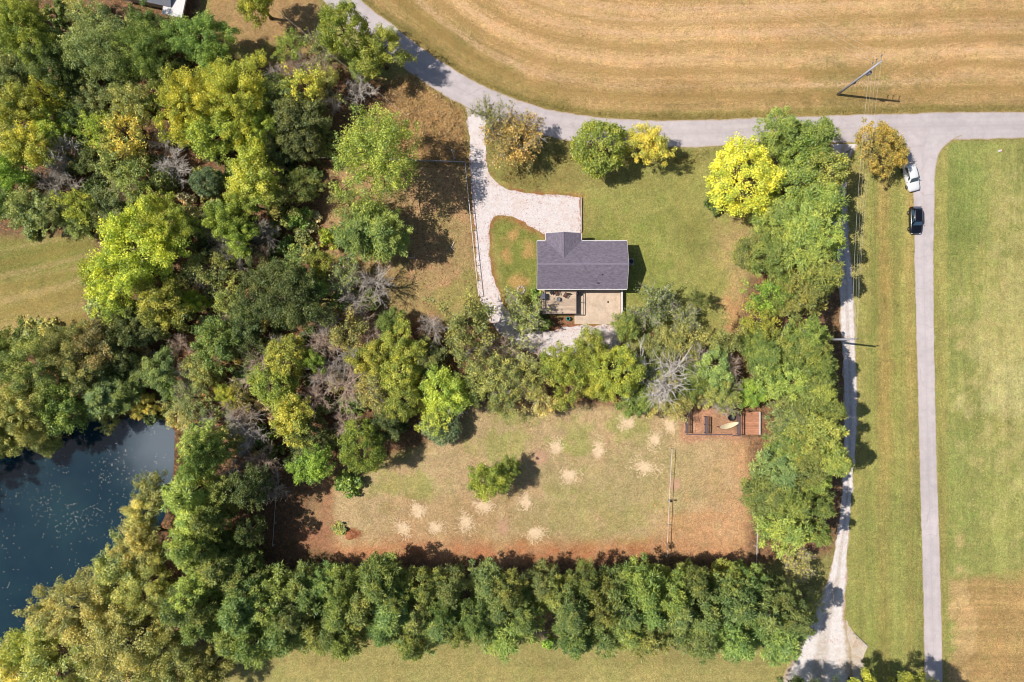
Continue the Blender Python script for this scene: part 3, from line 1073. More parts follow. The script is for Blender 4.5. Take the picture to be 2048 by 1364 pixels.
PROTO = {
    'bigbroad': [make_broad(15, n=190, R=8.0, H=14.5, z0=3.5, cr=(0.55, 1.6), lob=0.28, per=235, leaf=0.265), make_broad(16, n=175, R=8.0, H=14.5, z0=3.5, cr=(0.55, 1.7), lob=0.36, per=235, leaf=0.265), make_broad(17, n=180, R=8.0, H=14.5, z0=3.5, cr=(0.55, 1.6), lob=0.42, per=235, leaf=0.265)],
    'bigfine': [make_broad(25, n=330, R=8.0, H=14.5, z0=3.0, per=90, leaf=0.25, cr=(0.6, 1.25), lob=0.22, wild=1.2, shell=(0.05, 1.0), stretch=(0.95, 0.95, 0.8))],
    'broad': [make_broad(11, n=84, per=200), make_broad(12, n=76, lob=0.36, per=210), make_broad(13, n=92, per=180), make_broad(14, n=68, lob=0.42, per=220), make_broad(18, n=80, lob=0.5, per=190)],
    'fine': [make_broad(21, n=130, per=125, leaf=0.26, cr=(0.5, 1.05), lob=0.2, wild=1.2, shell=(0.1, 1.0), stretch=(1, 0.95, 0.8)), make_broad(22, n=115, per=125, leaf=0.25, cr=(0.5, 1.1), lob=0.3, wild=1.2, shell=(0.1, 1.0), stretch=(1, 0.95, 0.8))],
    'airy': [make_broad(31, n=78, per=62, leaf=0.3, cr=(0.6, 1.25), lob=0.35, wild=1.2, shell=(0.3, 1.0)), make_broad(32, n=84, per=56, leaf=0.28, cr=(0.6, 1.2), lob=0.3, wild=1.2, shell=(0.3, 1.0)),
             make_broad(33, n=66, per=66, leaf=0.3, cr=(0.6, 1.3), lob=0.45, wild=1.2, shell=(0.3, 1.0))],
    'pine': [make_pine(41), make_pine(42, R=3.4, levels=11), make_pine(43, R=2.7, levels=13), make_pine(44, R=3.2, sparse=0.18), make_pine(45, R=3.6, z0=5.5, levels=10, sparse=0.1), make_pine(46, R=3.0, sparse=0.25)],
    'cedar': [make_broad(51, n=210, R=3.4, H=8.5, z0=0.3, per=80, leaf=0.2, cr=(0.42, 0.72), lob=0.1, shell=(0.72, 1.0), up=0.35, wild=0.9, stretch=(1.0, 1.0, 0.9)),
              make_broad(52, n=190, R=3.4, H=8.5, z0=0.3, per=84, leaf=0.2, cr=(0.42, 0.76), lob=0.2, shell=(0.68, 1.0), up=0.35, wild=0.9, stretch=(1.0, 1.0, 0.9))],
    'bare': [make_bare(61), make_bare(62), make_bare(63, R=3.6)],
    'sparse': [make_bare(71, R=4.5, H=9.5, leaves=4, leaf=0.26), make_bare(72, R=4.5, H=9.5, leaves=3, leaf=0.25), make_bare(73, R=4.5, H=9.0, leaves=5, leaf=0.28)],
    'dense': [make_broad(91, n=250, R=5.5, H=11.0, z0=2.2, per=92, leaf=0.24, cr=(0.45, 0.95), lob=0.16, shell=(0.62, 1.0), wild=1.0, stretch=(1.05, 1.0, 0.7)), make_broad(92, n=230, R=5.5, H=11.0, z0=2.2, per=95, leaf=0.24, cr=(0.45, 1.0), lob=0.26, shell=(0.6, 1.0), wild=1.0, stretch=(1.05, 1.0, 0.7))],
    'shrub': [make_shrub(81), make_shrub(82), make_shrub(83, n=20)],
}

# colours as they show in sunlight
PAL = {
    'yellow': (172, 174, 52), 'bright yellow': (192, 188, 56), 'gold': (168, 162, 66), 'yellow-green': (152, 156, 58), 'lime': (134, 150, 54), 'green': (120, 132, 60),
    'dark green': (98, 108, 56), 'olive': (148, 146, 80), 'grey-green': (136, 144, 84), 'blue-green': (102, 122, 84), 'tan': (180, 158, 120),
    'tan-green': (174, 168, 98), 'orange': (162, 136, 74), 'pine green': (132, 138, 64), 'pale pine': (140, 145, 66), 'blue pine': (126, 136, 70), 'red': (190, 50, 50),
    'bronze': (136, 130, 78), 'moss': (132, 138, 50), 'pale lime': (176, 178, 80), 'golden brown': (164, 138, 66), 'sunny pine': (164, 172, 82),
}
BARKS = {'grey': (212, 200, 188), 'brown': (112, 92, 74), 'pale': (226, 216, 206), 'pink': (220, 194, 174), 'dark': (120, 104, 90)}
LEAF_GAIN = 2.6
CAT = {'dense': ('broadleaf_tree', 'tree'), 'broad': ('broadleaf_tree', 'tree'), 'fine': ('broadleaf_tree', 'tree'), 'airy': ('broadleaf_tree', 'tree'), 'pine': ('pine_tree', 'pine'),
       'cedar': ('cedar_tree', 'cedar'), 'bare': ('bare_tree', 'tree'), 'sparse': ('sparse_tree', 'tree'), 'shrub': ('shrub', 'shrub')}
trng = random.Random(7)
TREES = []          # (root, kind, colour, zone, px, py, r)
HSCALE = {'broad': 1, 'fine': 1, 'airy': 1, 'pine': 1, 'cedar': 1, 'bare': 1, 'sparse': 1, 'shrub': 1}
counter = {}


def tree(kind, px, py, r, h, colour, zone, bark=None, label=None, base=False):
    """px, py, r: the crown as the photograph shows it; h: height in metres. base=True: px, py mark the foot instead"""
    pk = 'big' + kind if r >= 62 and kind in ('broad', 'fine') else kind
    i = counter.get(pk, 0)
    counter[pk] = i + 1
    pr = PROTO[pk][i % len(PROTO[pk])]
    zc = pr['zc'] / pr['H'] * h
    p = G(px, py, 0) if base else G(px, py, zc)
    s = r * U * (1 - zc / CAM_H) / pr['R']
    name, cat = CAT[kind]
    root = empty(name, (p.x, p.y, 0.0), trng.uniform(0, 6.283))
    root.scale = (s * trng.uniform(0.94, 1.06), s * trng.uniform(0.94, 1.06), h / pr['H'])
    bc = BARKS[bark or ('brown' if kind not in ('bare', 'sparse') else 'grey')]
    t = link('stem' if kind == 'shrub' else 'trunk', pr['trunk'], None, root)
    t.color = alb(*bc, k=KD / 1.2)
    if 'branches' in pr:
        b = link('crown' if kind == 'bare' else 'branches', pr['branches'], None, root)
        b.color = alb(*bc, k=KD / 1.2)
        if kind != 'bare':
            b['kind'] = 'stuff'
    if 'crown' in pr:
        c = link('crown', pr['crown'], None, root)
        cc = np.array(PAL[colour], float) * np.array([trng.uniform(0.96, 1.04) for _ in range(3)]) * trng.uniform(0.9, 1.08)
        a_ = alb(*np.clip(cc, 5, 250), k=KD / LEAF_GAIN)
        lm = 0.3 * a_[0] + 0.6 * a_[1] + 0.1 * a_[2]
        a_ = [q_ * 0.9 + lm * 0.1 for q_ in a_[:3]]
        c.color = (min(a_[0], 0.8), min(a_[1], 0.8), a_[2] * 0.95, 1)
    TREES.append([root, kind, colour if 'crown' in pr else (bark or 'grey'), zone, px, py, r, label, cat])
    return root


T = tree
# -- open-grown trees round the yard
T('fine', 752, 312, 106, 18.5, 'pale lime', 'yard', label='large fine-leaved yellow-green tree over the rail fence west of the drive')
T('cedar', 1200, 294, 62, 9, 'moss', 'yard', label='round dense olive-green cedar beside the road north of the yard')
T('fine', 1298, 292, 50, 9, 'gold', 'yard', label='pale yellow loose-crowned tree touching the round cedar by the road')
T('dense', 1487, 358, 80, 11.5, 'bright yellow', 'yard', label='brightest yellow tree, at the corner of the yard against the pines')
T('sparse', 1020, 262, 70, 9.5, 'orange', 'yard', bark='grey', label='rust-orange thinning tree beside the mouth of the gravel drive')
T('sparse', 975, 222, 44, 9, 'olive', 'yard', bark='grey', label='thin olive tree reaching over the mouth of the gravel drive')
T('airy', 1034, 282, 62, 8, 'orange', 'yard', label='low orange-brown tree under the rust-orange tree by the drive')
T('dense', 1762, 297, 54, 8, 'golden brown', 'yard', label='bronze-yellow tree on the verge by the road junction')
T('shrub', 1432, 410, 26, 3, 'dark green', 'yard', label='small dark shrub at the foot of the brightest yellow tree')
T('broad', 974, 962, 44, 8.5, 'moss', 'yard', label='lone moss-green tree standing in the middle of the lower field')
T('broad', 1012, 940, 30, 6, 'green', 'yard', label='smaller green tree behind the lone tree of the lower field')
T('airy', 1395, 597, 22, 8, 'dark green', 'yard', label='slender dark green young tree standing on the lawn')
# -- woods, upper corner
Z1 = 'upper woods'
for a in [('broad', 45, 60, 74, 14, 'lime'), ('broad', 100, 118, 62, 11, 'dark green'), ('fine', 205, 95, 88, 14, 'grey-green'), ('fine', 285, 105, 68, 13, 'green'),
          ('broad', 405, 82, 66, 11, 'green'), ('broad', 342, 62, 36, 8, 'dark green'), ('broad', 28, 150, 46, 10, 'grey-green'), ('broad', 36, 215, 52, 12, 'yellow-green'), ('airy', 92, 190, 42, 11, 'yellow'),
          ('broad', 60, 292, 54, 12, 'yellow-green'), ('broad', 24, 340, 48, 11, 'lime'), ('broad', 100, 250, 46, 9, 'yellow-green'), ('broad', 150, 165, 44, 7, 'dark green'),
          ('broad', 190, 205, 42, 7, 'grey-green'), ('broad', 148, 228, 36, 7, 'dark green'), ('fine', 268, 205, 52, 12, 'olive'), ('airy', 245, 268, 62, 11, 'gold'),
          ('airy', 200, 262, 44, 10, 'yellow-green'), ('broad', 185, 320, 44, 7, 'dark green'), ('airy', 235, 325, 50, 10, 'olive'), ('airy', 272, 362, 46, 9, 'olive'),
          ('broad', 378, 212, 76, 13, 'yellow'), ('broad', 472, 196, 80, 14, 'yellow'), ('broad', 428, 262, 58, 12, 'yellow-green'), ('broad', 340, 160, 44, 10, 'green'), ('airy', 440, 150, 50, 10, 'yellow-green'),
          ('broad', 528, 245, 40, 10, 'yellow-green'), ('airy', 508, 312, 50, 12, 'yellow'), ('broad', 505, 358, 56, 12, 'yellow-green'), ('broad', 488, 402, 40, 10, 'lime'),
          ('fine', 565, 195, 52, 10, 'grey-green'), ('airy', 605, 172, 50, 11, 'gold'), ('broad', 600, 238, 56, 10, 'dark green'), ('cedar', 612, 288, 42, 8, 'dark green'), ('broad', 548, 300, 40, 8, 'dark green'),
          ('sparse', 636, 92, 52, 9, 'olive'), ('airy', 578, 92, 34, 7, 'lime'), ('airy', 655, 165, 44, 8, 'olive'), ('dense', 690, 62, 56, 13, 'lime'), ('broad', 758, 100, 50, 11, 'yellow-green'), ('cedar', 730, 132, 36, 7, 'green'),
          ('broad', 512, -4, 46, 11, 'yellow'), ('broad', 285, 48, 40, 8, 'dark green'), ('airy', 160, 20, 40, 7, 'olive'), ('cedar', 415, 365, 32, 6, 'blue-green'), ('cedar', 330, 360, 30, 6, 'dark green')]:
    T(*a, Z1)
T('bare', 108, 302, 58, 11, '', Z1, bark='pale')
T('bare', 92, 356, 58, 10, '', Z1, bark='grey')
T('bare', 345, 322, 52, 8, '', Z1, bark='pale')
T('bare', 555, 150, 38, 7, '', Z1, bark='grey')
T('bare', 712, 172, 42, 7, '', Z1, bark='pale')
# -- woods, middle
Z2 = 'woods beside the left meadow'
for a in [('broad', 62, 420, 54, 9, 'grey-green'), ('fine', 104, 422, 48, 8, 'grey-green'), ('airy', 152, 410, 40, 9, 'yellow-green'), ('broad', 18, 405, 44, 9, 'green'), ('broad', 162, 450, 32, 6, 'grey-green'),
          ('broad', 212, 418, 44, 6, 'dark green'), ('broad', 272, 505, 104, 15, 'yellow'), ('broad', 330, 448, 64, 13, 'yellow-green'), ('broad', 322, 600, 58, 12, 'yellow-green'), ('airy', 226, 600, 54, 10, 'yellow-green'),
          ('broad', 205, 548, 44, 10, 'yellow-green'), ('airy', 420, 540, 54, 9, 'olive'), ('airy', 385, 440, 40, 8, 'grey-green'), ('broad', 452, 440, 44, 10, 'yellow-green'), ('broad', 478, 475, 36, 9, 'lime'),
          ('airy', 456, 595, 44, 9, 'olive'), ('broad', 388, 602, 26, 6, 'yellow'), ('broad', 572, 592, 82, 12.5, 'dark green'), ('broad', 525, 560, 46, 9, 'dark green'), ('airy', 585, 545, 44, 9, 'grey-green'),
          ('shrub', 602, 432, 34, 4, 'green'), ('shrub', 575, 492, 28, 3, 'green'), ('airy', 600, 372, 44, 8, 'green'), ('airy', 560, 400, 40, 8, 'olive'), ('broad', 490, 645, 44, 8, 'dark green'), ('airy', 640, 520, 34, 7, 'yellow-green'),
          ('shrub', 655, 478, 28, 4.5, 'yellow'), ('airy', 700, 410, 46, 9, 'olive'), ('pine', 716, 470, 50, 11, 'green'), ('pine', 766, 468, 52, 12, 'pine green'), ('cedar', 745, 445, 48, 9, 'green'), ('sparse', 690, 548, 50, 8, 'grey-green'),
          ('shrub', 728, 608, 38, 3.5, 'green'), ('shrub', 690, 600, 30, 3, 'green'), ('airy', 640, 590, 40, 8, 'green')]:
    T(*a, Z2)
T('bare', 422, 476, 50, 8, '', Z2, bark='grey')
T('bare', 400, 545, 44, 7, '', Z2, bark='grey')
T('bare', 466, 622, 42, 7, '', Z2, bark='pink')
T('bare', 505, 500, 44, 7, '', Z2, bark='dark')
T('bare', 742, 566, 58, 9, '', Z2, bark='grey')
T('bare', 720, 640, 40, 6, '', Z2, bark='pink')
# -- trees round the pond
Z3 = 'trees along the pond'
for a in [('broad', 62, 738, 78, 14, 'olive'), ('broad', 48, 822, 74, 14, 'olive'), ('broad', 128, 702, 62, 12, 'bronze'), ('broad', 190, 692, 56, 11, 'bronze'), ('broad', 236, 684, 50, 9, 'dark green'), ('broad', 118, 805, 56, 12, 'green'),
          ('broad', 165, 745, 54, 11, 'bronze'), ('broad', 14, 876, 44, 11, 'olive'), ('broad', 14, 700, 50, 12, 'green'), ('broad', 252, 640, 42, 8, 'dark green'), ('broad', 290, 652, 46, 7, 'dark green'), ('broad', 250, 735, 44, 6, 'dark green'),
          ('broad', 100, 880, 34, 8, 'olive'), ('broad', 320, 745, 42, 8, 'grey-green'), ('pine', 205, 790, 42, 9, 'grey-green'), ('pine', 245, 785, 34, 8, 'green'), ('airy', 218, 842, 26, 5, 'olive'), ('broad', 286, 810, 28, 5, 'gold'), ('shrub', 306, 832, 26, 3, 'dark green'),
          ('fine', 428, 690, 60, 9, 'green'), ('fine', 400, 740, 40, 8, 'olive'), ('airy', 386, 798, 48, 7, 'grey-green'), ('airy', 352, 828, 40, 5, 'tan-green'), ('broad', 456, 790, 26, 6, 'yellow'), ('airy', 480, 790, 34, 6, 'olive'), ('cedar', 576, 716, 46, 9, 'yellow-green'),
          ('cedar', 546, 768, 46, 9, 'yellow-green'), ('broad', 628, 720, 30, 7, 'lime'), ('fine', 582, 840, 56, 10, 'gold'), ('airy', 500, 690, 44, 7, 'dark green'), ('fine', 302, 985, 48, 8, 'olive')]:
    T(*a, Z3)
T('bare', 500, 738, 62, 9, '', Z3, bark='pink')
T('bare', 362, 758, 46, 7, '', Z3, bark='grey')
T('bare', 350, 690, 34, 6, '', Z3, bark='pink')
T('bare', 482, 846, 46, 7, '', Z3, bark='grey')
T('bare', 496, 880, 42, 7, '', Z3, bark='pale')
T('bare', 520, 930, 50, 7, '', Z3, bark='pink')
for a in [(-15, 862, 72, 16, 'olive'), (-95, 905, 74, 16, 'green'), (62, 838, 66, 15, 'olive'), (-170, 945, 74, 16, 'olive')]:
    T('broad', *a, Z3, base=True)
# -- woods between drive and lower field
Z4 = 'woods above the lower field'
for a in [('airy', 690, 662, 52, 8, 'olive'), ('broad', 782, 642, 32, 6, 'green'), ('broad', 742, 716, 44, 9, 'yellow-green'), ('broad', 802, 690, 46, 9, 'yellow-green'), ('cedar', 800, 745, 46, 9, 'yellow-green'), ('cedar', 808, 802, 44, 9, 'yellow-green'),
          ('airy', 745, 780, 48, 8, 'olive'), ('broad', 886, 782, 54, 10, 'yellow-green'), ('airy', 872, 832, 42, 7, 'gold'), ('cedar', 882, 850, 44, 5, 'blue-green'), ('broad', 850, 720, 46, 6, 'dark green'), ('dense', 722, 892, 56, 10.5, 'lime'), ('broad', 622, 930, 46, 9, 'lime'),
          ('broad', 772, 850, 42, 7, 'dark green'), ('broad', 628, 876, 40, 7, 'dark green'), ('shrub', 700, 968, 34, 3, 'green'), ('airy', 932, 642, 68, 12, 'olive'), ('airy', 935, 705, 54, 11, 'olive'), ('airy', 985, 745, 54, 10, 'tan-green'), ('airy', 1002, 795, 48, 8, 'olive'),
          ('airy', 950, 770, 44, 8, 'olive'), ('airy', 1052, 762, 50, 8, 'olive'), ('sparse', 1030, 728, 52, 8, 'tan-green'), ('airy', 1078, 808, 44, 6, 'tan-green'), ('fine', 1128, 735, 54, 10, 'yellow-green'), ('airy', 1140, 782, 44, 9, 'yellow-green'), ('broad', 1182, 706, 46, 9, 'yellow-green'),
          ('dense', 1232, 742, 60, 11, 'yellow-green'), ('broad', 1252, 656, 33, 6, 'green'), ('broad', 1272, 800, 40, 7, 'green'), ('broad', 1195, 770, 40, 8, 'yellow-green'), ('broad', 1330, 795, 48, 7, 'olive'), ('airy', 1370, 690, 50, 7, 'olive'), ('broad', 1320, 690, 40, 6, 'olive'), ('broad', 1300, 745, 44, 6, 'green'),
          ('broad', 1380, 765, 44, 7, 'green'), ('sparse', 1308, 612, 56, 8, 'grey-green'), ('sparse', 1375, 635, 44, 6, 'grey-green'), ('airy', 1450, 678, 46, 8, 'olive'), ('broad', 1428, 740, 46, 8, 'grey-green'), ('broad', 1438, 788, 40, 7, 'olive'), ('sparse', 1452, 790, 48, 7, 'olive'), ('broad', 1505, 786, 32, 5, 'lime'), ('broad', 1390, 786, 34, 5, 'olive'),
          ('shrub', 1082, 640, 28, 2.5, 'green'), ('shrub', 1052, 648, 26, 2.5, 'dark green'), ('shrub', 1305, 678, 15, 2, 'red'), ('shrub', 1075, 590, 18, 2, 'lime'), ('sparse', 1048, 625, 54, 8, 'olive')]:
    T(*a, Z4)
T('bare', 650, 682, 52, 8, '', Z4, bark='pink')
T('bare', 678, 772, 66, 9, '', Z4, bark='pink')
T('bare', 650, 740, 46, 8, '', Z4, bark='grey')
T('bare', 690, 842, 40, 6, '', Z4, bark='pink')
T('bare', 745, 668, 40, 7, '', Z4, bark='pink')
T('bare', 752, 795, 44, 8, '', Z4, bark='grey')
T('bare', 1325, 742, 92, 12.5, '', Z4, bark='pale')
T('bare', 1020, 770, 48, 8, '', Z4, bark='pale')
for a in [(455, 500, 44, 9, 'grey'), (520, 470, 40, 8, 'grey'), (560, 690, 36, 9, 'grey'), (620, 800, 46, 9, 'pink'), (640, 640, 40, 8, 'grey'), (700, 600, 44, 8, 'grey'), (690, 720, 46, 10, 'grey'),
          (860, 660, 40, 9, 'grey'), (950, 700, 44, 12, 'grey'), (1000, 700, 40, 9, 'pink'), (1060, 790, 36, 7, 'grey'), (905, 810, 34, 9, 'grey'), (1400, 720, 48, 9, 'grey'), (1455, 730, 40, 8, 'pink'), (1440, 808, 36, 8, 'grey')]:
    T('bare', a[0], a[1], a[2], a[3], '', Z4, bark=a[4])
for a in [(470, 820, 44, 8, 'pink'), (420, 905, 40, 9, 'pink'), (450, 950, 46, 10, 'grey'), (540, 985, 40, 9, 'grey'), (400, 850, 36, 7, 'grey')]:
    T('bare', a[0], a[1], a[2], a[3], '', Z3, bark=a[4])
for a in [(640, 130, 44, 9, 'pink'), (665, 200, 36, 7, 'grey'), (310, 270, 40, 8, 'grey'), (240, 380, 36, 7, 'pink'), (590, 120, 34, 7, 'grey')]:
    T('bare', a[0], a[1], a[2], a[3], '', Z1, bark=a[4])
# -- bottom corner by the pond: broad tan-green oaks
Z5 = 'oaks below the pond'
for a in [('broad', 150, 1215, 86, 13, 'tan-green'), ('broad', 272, 1082, 52, 11, 'tan-green'), ('broad', 235, 1148, 58, 11, 'tan-green'), ('broad', 228, 1292, 92, 14, 'tan-green'), ('broad', 335, 1318, 78, 12, 'olive'), ('broad', 118, 1330, 90, 14, 'tan-green'), ('broad', 62, 1290, 56, 12, 'gold'),
          ('broad', 296, 1190, 66, 11, 'olive'), ('broad', 20, 1345, 60, 12, 'tan-green'), ('broad', 420, 1340, 60, 9, 'olive'), ('broad', 300, 1110, 46, 9, 'olive'), ('broad', 285, 1030, 40, 9, 'tan-green')]:
    T(*a, Z5)
# -- trees east of the yard
Z6 = 'evergreens beside the gravel lane'
for a in [('pine', 1562, 262, 48, 11, 'pine green'), ('pine', 1632, 268, 46, 12, 'pine green'), ('cedar', 1600, 300, 54, 10, 'green'), ('cedar', 1640, 345, 54, 11, 'pine green'), ('cedar', 1590, 372, 54, 10, 'pine green'), ('pine', 1640, 410, 52, 13, 'pine green'),
          ('pine', 1555, 432, 46, 10, 'pale pine'), ('pine', 1602, 452, 58, 13, 'pale pine'), ('pine', 1642, 478, 46, 15, 'pale pine'), ('cedar', 1500, 508, 38, 7, 'olive'), ('pine', 1540, 505, 50, 10, 'pale pine'), ('pine', 1600, 520, 56, 13, 'pale pine'), ('pine', 1640, 548, 44, 15, 'pale pine'),
          ('airy', 1535, 590, 50, 8, 'lime'), ('broad', 1560, 588, 38, 7, 'green'), ('pine', 1610, 590, 50, 11, 'pale pine'), ('airy', 1520, 640, 46, 7, 'yellow-green'), ('cedar', 1510, 688, 36, 6, 'green')]:
    T(*a, Z6)


def rows(zone, cols, kind='pine'):
    for ri, (name, pts, step, r, h, pal) in enumerate(cols):
        L = [0]
        for a, b in zip(pts[:-1], pts[1:]):
            L.append(L[-1] + math.hypot(b[0] - a[0], b[1] - a[1]))
        n = max(2, int(L[-1] / step))
        for i in range(n + 1):
            d = L[-1] * i / n
            k = max(j for j in range(len(L) - 1) if L[j] <= d + 1e-6)
            t = (d - L[k]) / (L[k + 1] - L[k])
            x = pts[k][0] * (1 - t) + pts[k + 1][0] * t + trng.uniform(-13, 13)
            y = pts[k][1] * (1 - t) + pts[k + 1][1] * t + trng.uniform(-13, 13)
            if 'lower field' in zone and 'inner' not in name and 'between' not in zone and 1052 < x < 1098:
                continue
            root = T(kind, x, y, r * trng.uniform(0.85, 1.35), h * trng.uniform(0.78, 1.12), trng.choice(pal), zone + name, base=True)


rows('pine row along the lower field, ', [
    ('inner row', [(470, 1128), (800, 1140), (1150, 1140), (1515, 1130)], 48, 38, 14, ['pine green', 'pine green', 'blue pine', 'pale pine']),
    ('middle row', [(430, 1165), (800, 1172), (1515, 1166)], 46, 42, 15.5, ['pine green', 'blue pine', 'blue pine']),
    ('outer row', [(470, 1212), (800, 1220), (1508, 1212)], 44, 43, 15, ['blue pine', 'pine green', 'blue pine'])])
rows('pines beside the gravel lane, ', [
    ('lane row', [(1584, 668), (1591, 800), (1591, 900), (1578, 1000), (1566, 1040)], 42, 33, 15, ['pine green', 'pale pine', 'pine green']),
    ('middle row', [(1560, 690), (1572, 800), (1568, 900), (1545, 1030)], 46, 42, 14, ['pale pine', 'pine green']),
    ('field row', [(1512, 712), (1556, 800), (1556, 870), (1536, 930), (1512, 985)], 48, 40, 11, ['pale pine', 'grey-green', 'pine green'])])
rows('pines between pond and lower field, ', [
    ('pond row', [(438, 862), (436, 940), (440, 1040), (438, 1130)], 42, 38, 14.5, ['sunny pine']),
    ('middle row', [(480, 900), (482, 1000), (478, 1110)], 50, 36, 14, ['pine green', 'green']),
    ('field row', [(528, 960), (524, 1090)], 56, 34, 12, ['green', 'dark green'])])
T('sparse', 1602, 1132, 50, 7, 'olive', Z6, label='thin olive tree between the two pine plantings by the lane')
T('sparse', 1628, 1200, 32, 4, 'yellow-green', Z6, label='small ragged yellow-green tree at the edge of the gravel lane')
T('bare', 1078, 1266, 26, 4, '', Z6, bark='pink', label='grey leafless bush in the gap of the long pine row')
T('airy', 1080, 1230, 24, 5, 'tan', Z6, label='brown withered bush in the gap of the long pine row')
T('shrub', 1098, 1284, 18, 2, 'lime', Z6, label='lime green shrub on the outer edge of the long pine row')
T('shrub', 676, 1058, 18, 1.0, 'olive', Z6, label='low pale green clump beside the red dirt hollow')
T('broad', 1580, 1364, 78, 13, 'dark green', 'off', base=True, label='dark tree whose shadow covers the foot of the gravel lane')
T('broad', 1700, 1358, 72, 13.5, 'yellow-green', 'off', base=True, label='yellow-topped tree at the lower edge beside the gravel lane')
T('broad', 1796, 1360, 70, 13.5, 'yellow-green', 'off', base=True, label='yellow-topped tree at the lower edge beside the narrow road')

# undergrowth between the trunks
U_POLY = [(0, 0), (380, 30), (470, 150), (600, 150), (700, 180), (660, 330), (630, 640), (860, 720), (1000, 800), (870, 830), (640, 900), (540, 960), (350, 830), (250, 800), (0, 640), (190, 640), (190, 470), (0, 460)]
ur = np.random.RandomState(3)
cand = ur.uniform((0, 0), (1000, 960), (2200, 2))
inside = poly_sd(cand[:, 0], cand[:, 1], U_POLY) > 4
kept = []
for c in cand[inside]:
    if all((c[0] - k[0]) ** 2 + (c[1] - k[1]) ** 2 > 31 ** 2 for k in kept):
        kept.append(c)
for c in kept[:230]:
    T('shrub', c[0], c[1], ur.uniform(18, 34), ur.uniform(1.5, 3.6), ['green', 'dark green', 'olive', 'grey-green', 'olive', 'tan', 'tan-green'][ur.randint(7)],
      'upper undergrowth' if c[1] < 330 else ('meadow undergrowth' if c[0] < 450 and c[1] < 700 else ('drive undergrowth' if c[1] < 640 else 'field undergrowth')), base=True)

# ---- labels: a look, a place, and where look-alikes remain a count along the place
ORD = 'first second third fourth fifth sixth seventh eighth ninth tenth eleventh twelfth thirteenth fourteenth fifteenth sixteenth seventeenth eighteenth nineteenth twentieth'.split()


def ordinal(n):
    if n < 20:
        return ORD[n]
    tens = ['twenty', 'thirty', 'forty', 'fifty', 'sixty', 'seventy'][(n + 1) // 10 - 2]
    return tens + '-' + ORD[(n + 1) % 10 - 1] if (n + 1) % 10 else {'twenty': 'twentieth', 'thirty': 'thirtieth', 'forty': 'fortieth', 'fifty': 'fiftieth', 'sixty': 'sixtieth', 'seventy': 'seventieth'}[tens]


KINDW = {'dense': 'dense-crowned tree', 'broad': 'leafy tree', 'fine': 'fine-leaved tree', 'airy': 'loose-crowned tree', 'pine': 'pine', 'cedar': 'dense cedar', 'bare': 'leafless tree', 'sparse': 'half-bare tree', 'shrub': 'shrub'}
PLACE = {'upper woods': 'in the woods by the upper corner', 'upper undergrowth': 'in the undergrowth of the upper woods', 'meadow undergrowth': 'in the undergrowth near the left meadow',
         'drive undergrowth': 'in the undergrowth west of the drive', 'field undergrowth': 'in the undergrowth above the lower field'}


def place_of(z):
    if z in PLACE: return PLACE[z]
    if z.startswith('woods'): return 'in the ' + z
    return 'among the ' + z


groups = {}
for t in TREES:
    root, kind, colour, zone, px, py, r, label, cat = t
    root['category'] = cat
    root['group'] = {'yard': 'open-grown trees', 'off': 'trees along the lower edge'}.get(zone, zone.split(',')[0] if kind != 'shrub' else 'woodland shrubs')
    if label:
        root['label'] = label
        continue
    if ',' in zone:
        z0_, row = zone.split(', ')
        groups.setdefault(('row', zone), []).append(t)
    else:
        size = '' if kind == 'shrub' else ('large ' if r >= 60 else ('small ' if r < 38 else ''))
        groups.setdefault((size + colour + ' ' + KINDW[kind], zone), []).append(t)
for (look, zone), ts in groups.items():
    if look == 'row':
        z0_, row = zone.split(', ')
        vert = 'along' not in zone
        ts.sort(key=lambda q: q[5] if vert else q[4])
        for i, q in enumerate(ts):
            q[0]['label'] = f"{row.replace(' ', '-')} pine of the {z0_}, {ordinal(i)} from {'top' if vert else 'left'}".replace('the pines', 'the belt').replace('pine row along', 'belt along')
    elif len(ts) == 1:
        ts[0][0]['label'] = f'{look} {place_of(zone)}'
    else:
        ts.sort(key=lambda q: q[4])
        for i, q in enumerate(ts):
            q[0]['label'] = f'{look} {place_of(zone)}, {ordinal(i)} from left'

# ------------------------------------------------------------------ house
M_ROOF = None


def shingle_material():
    t = NT('roof_shingles')
    p = t.objco()
    br = t.node('ShaderNodeTexBrick')
    t.l.new(p, br.inputs['Vector'])
    br.inputs['Scale'].default_value = 1.0
    br.inputs['Brick Width'].default_value = 0.33
    br.inputs['Row Height'].default_value = 0.15
    br.inputs['Mortar Size'].default_value = 0.012
    br.inputs['Color1'].default_value = (0.82, 0.82, 0.82, 1)
    br.inputs['Color2'].default_value = (1.12, 1.12, 1.12, 1)
    br.inputs['Mortar'].default_value = (0.45, 0.45, 0.45, 1)
    n = t.noise(t.scale(p, (1, 3.0, 1)), 1.6, 4.0, 0.65, dist=0.6)
    c = t.mix(1.0, alb(154, 144, 160), br.outputs['Color'], 'MULTIPLY')
    c = mul_gray(t, c, t.remap(n, 0.25, 0.75, 0.72, 1.3))
    wv = t.noise(t.scale(p, (1.2, 6.0, 1)), 1.0, 3.0, 0.6, dist=1.4)
    hh = t.math('ADD', br.outputs['Fac'], t.math('MULTIPLY', wv, 2.2))
    return t.principled(c, 0.9, 0.0, t.bump(hh, 0.9, 0.06), 0.2)


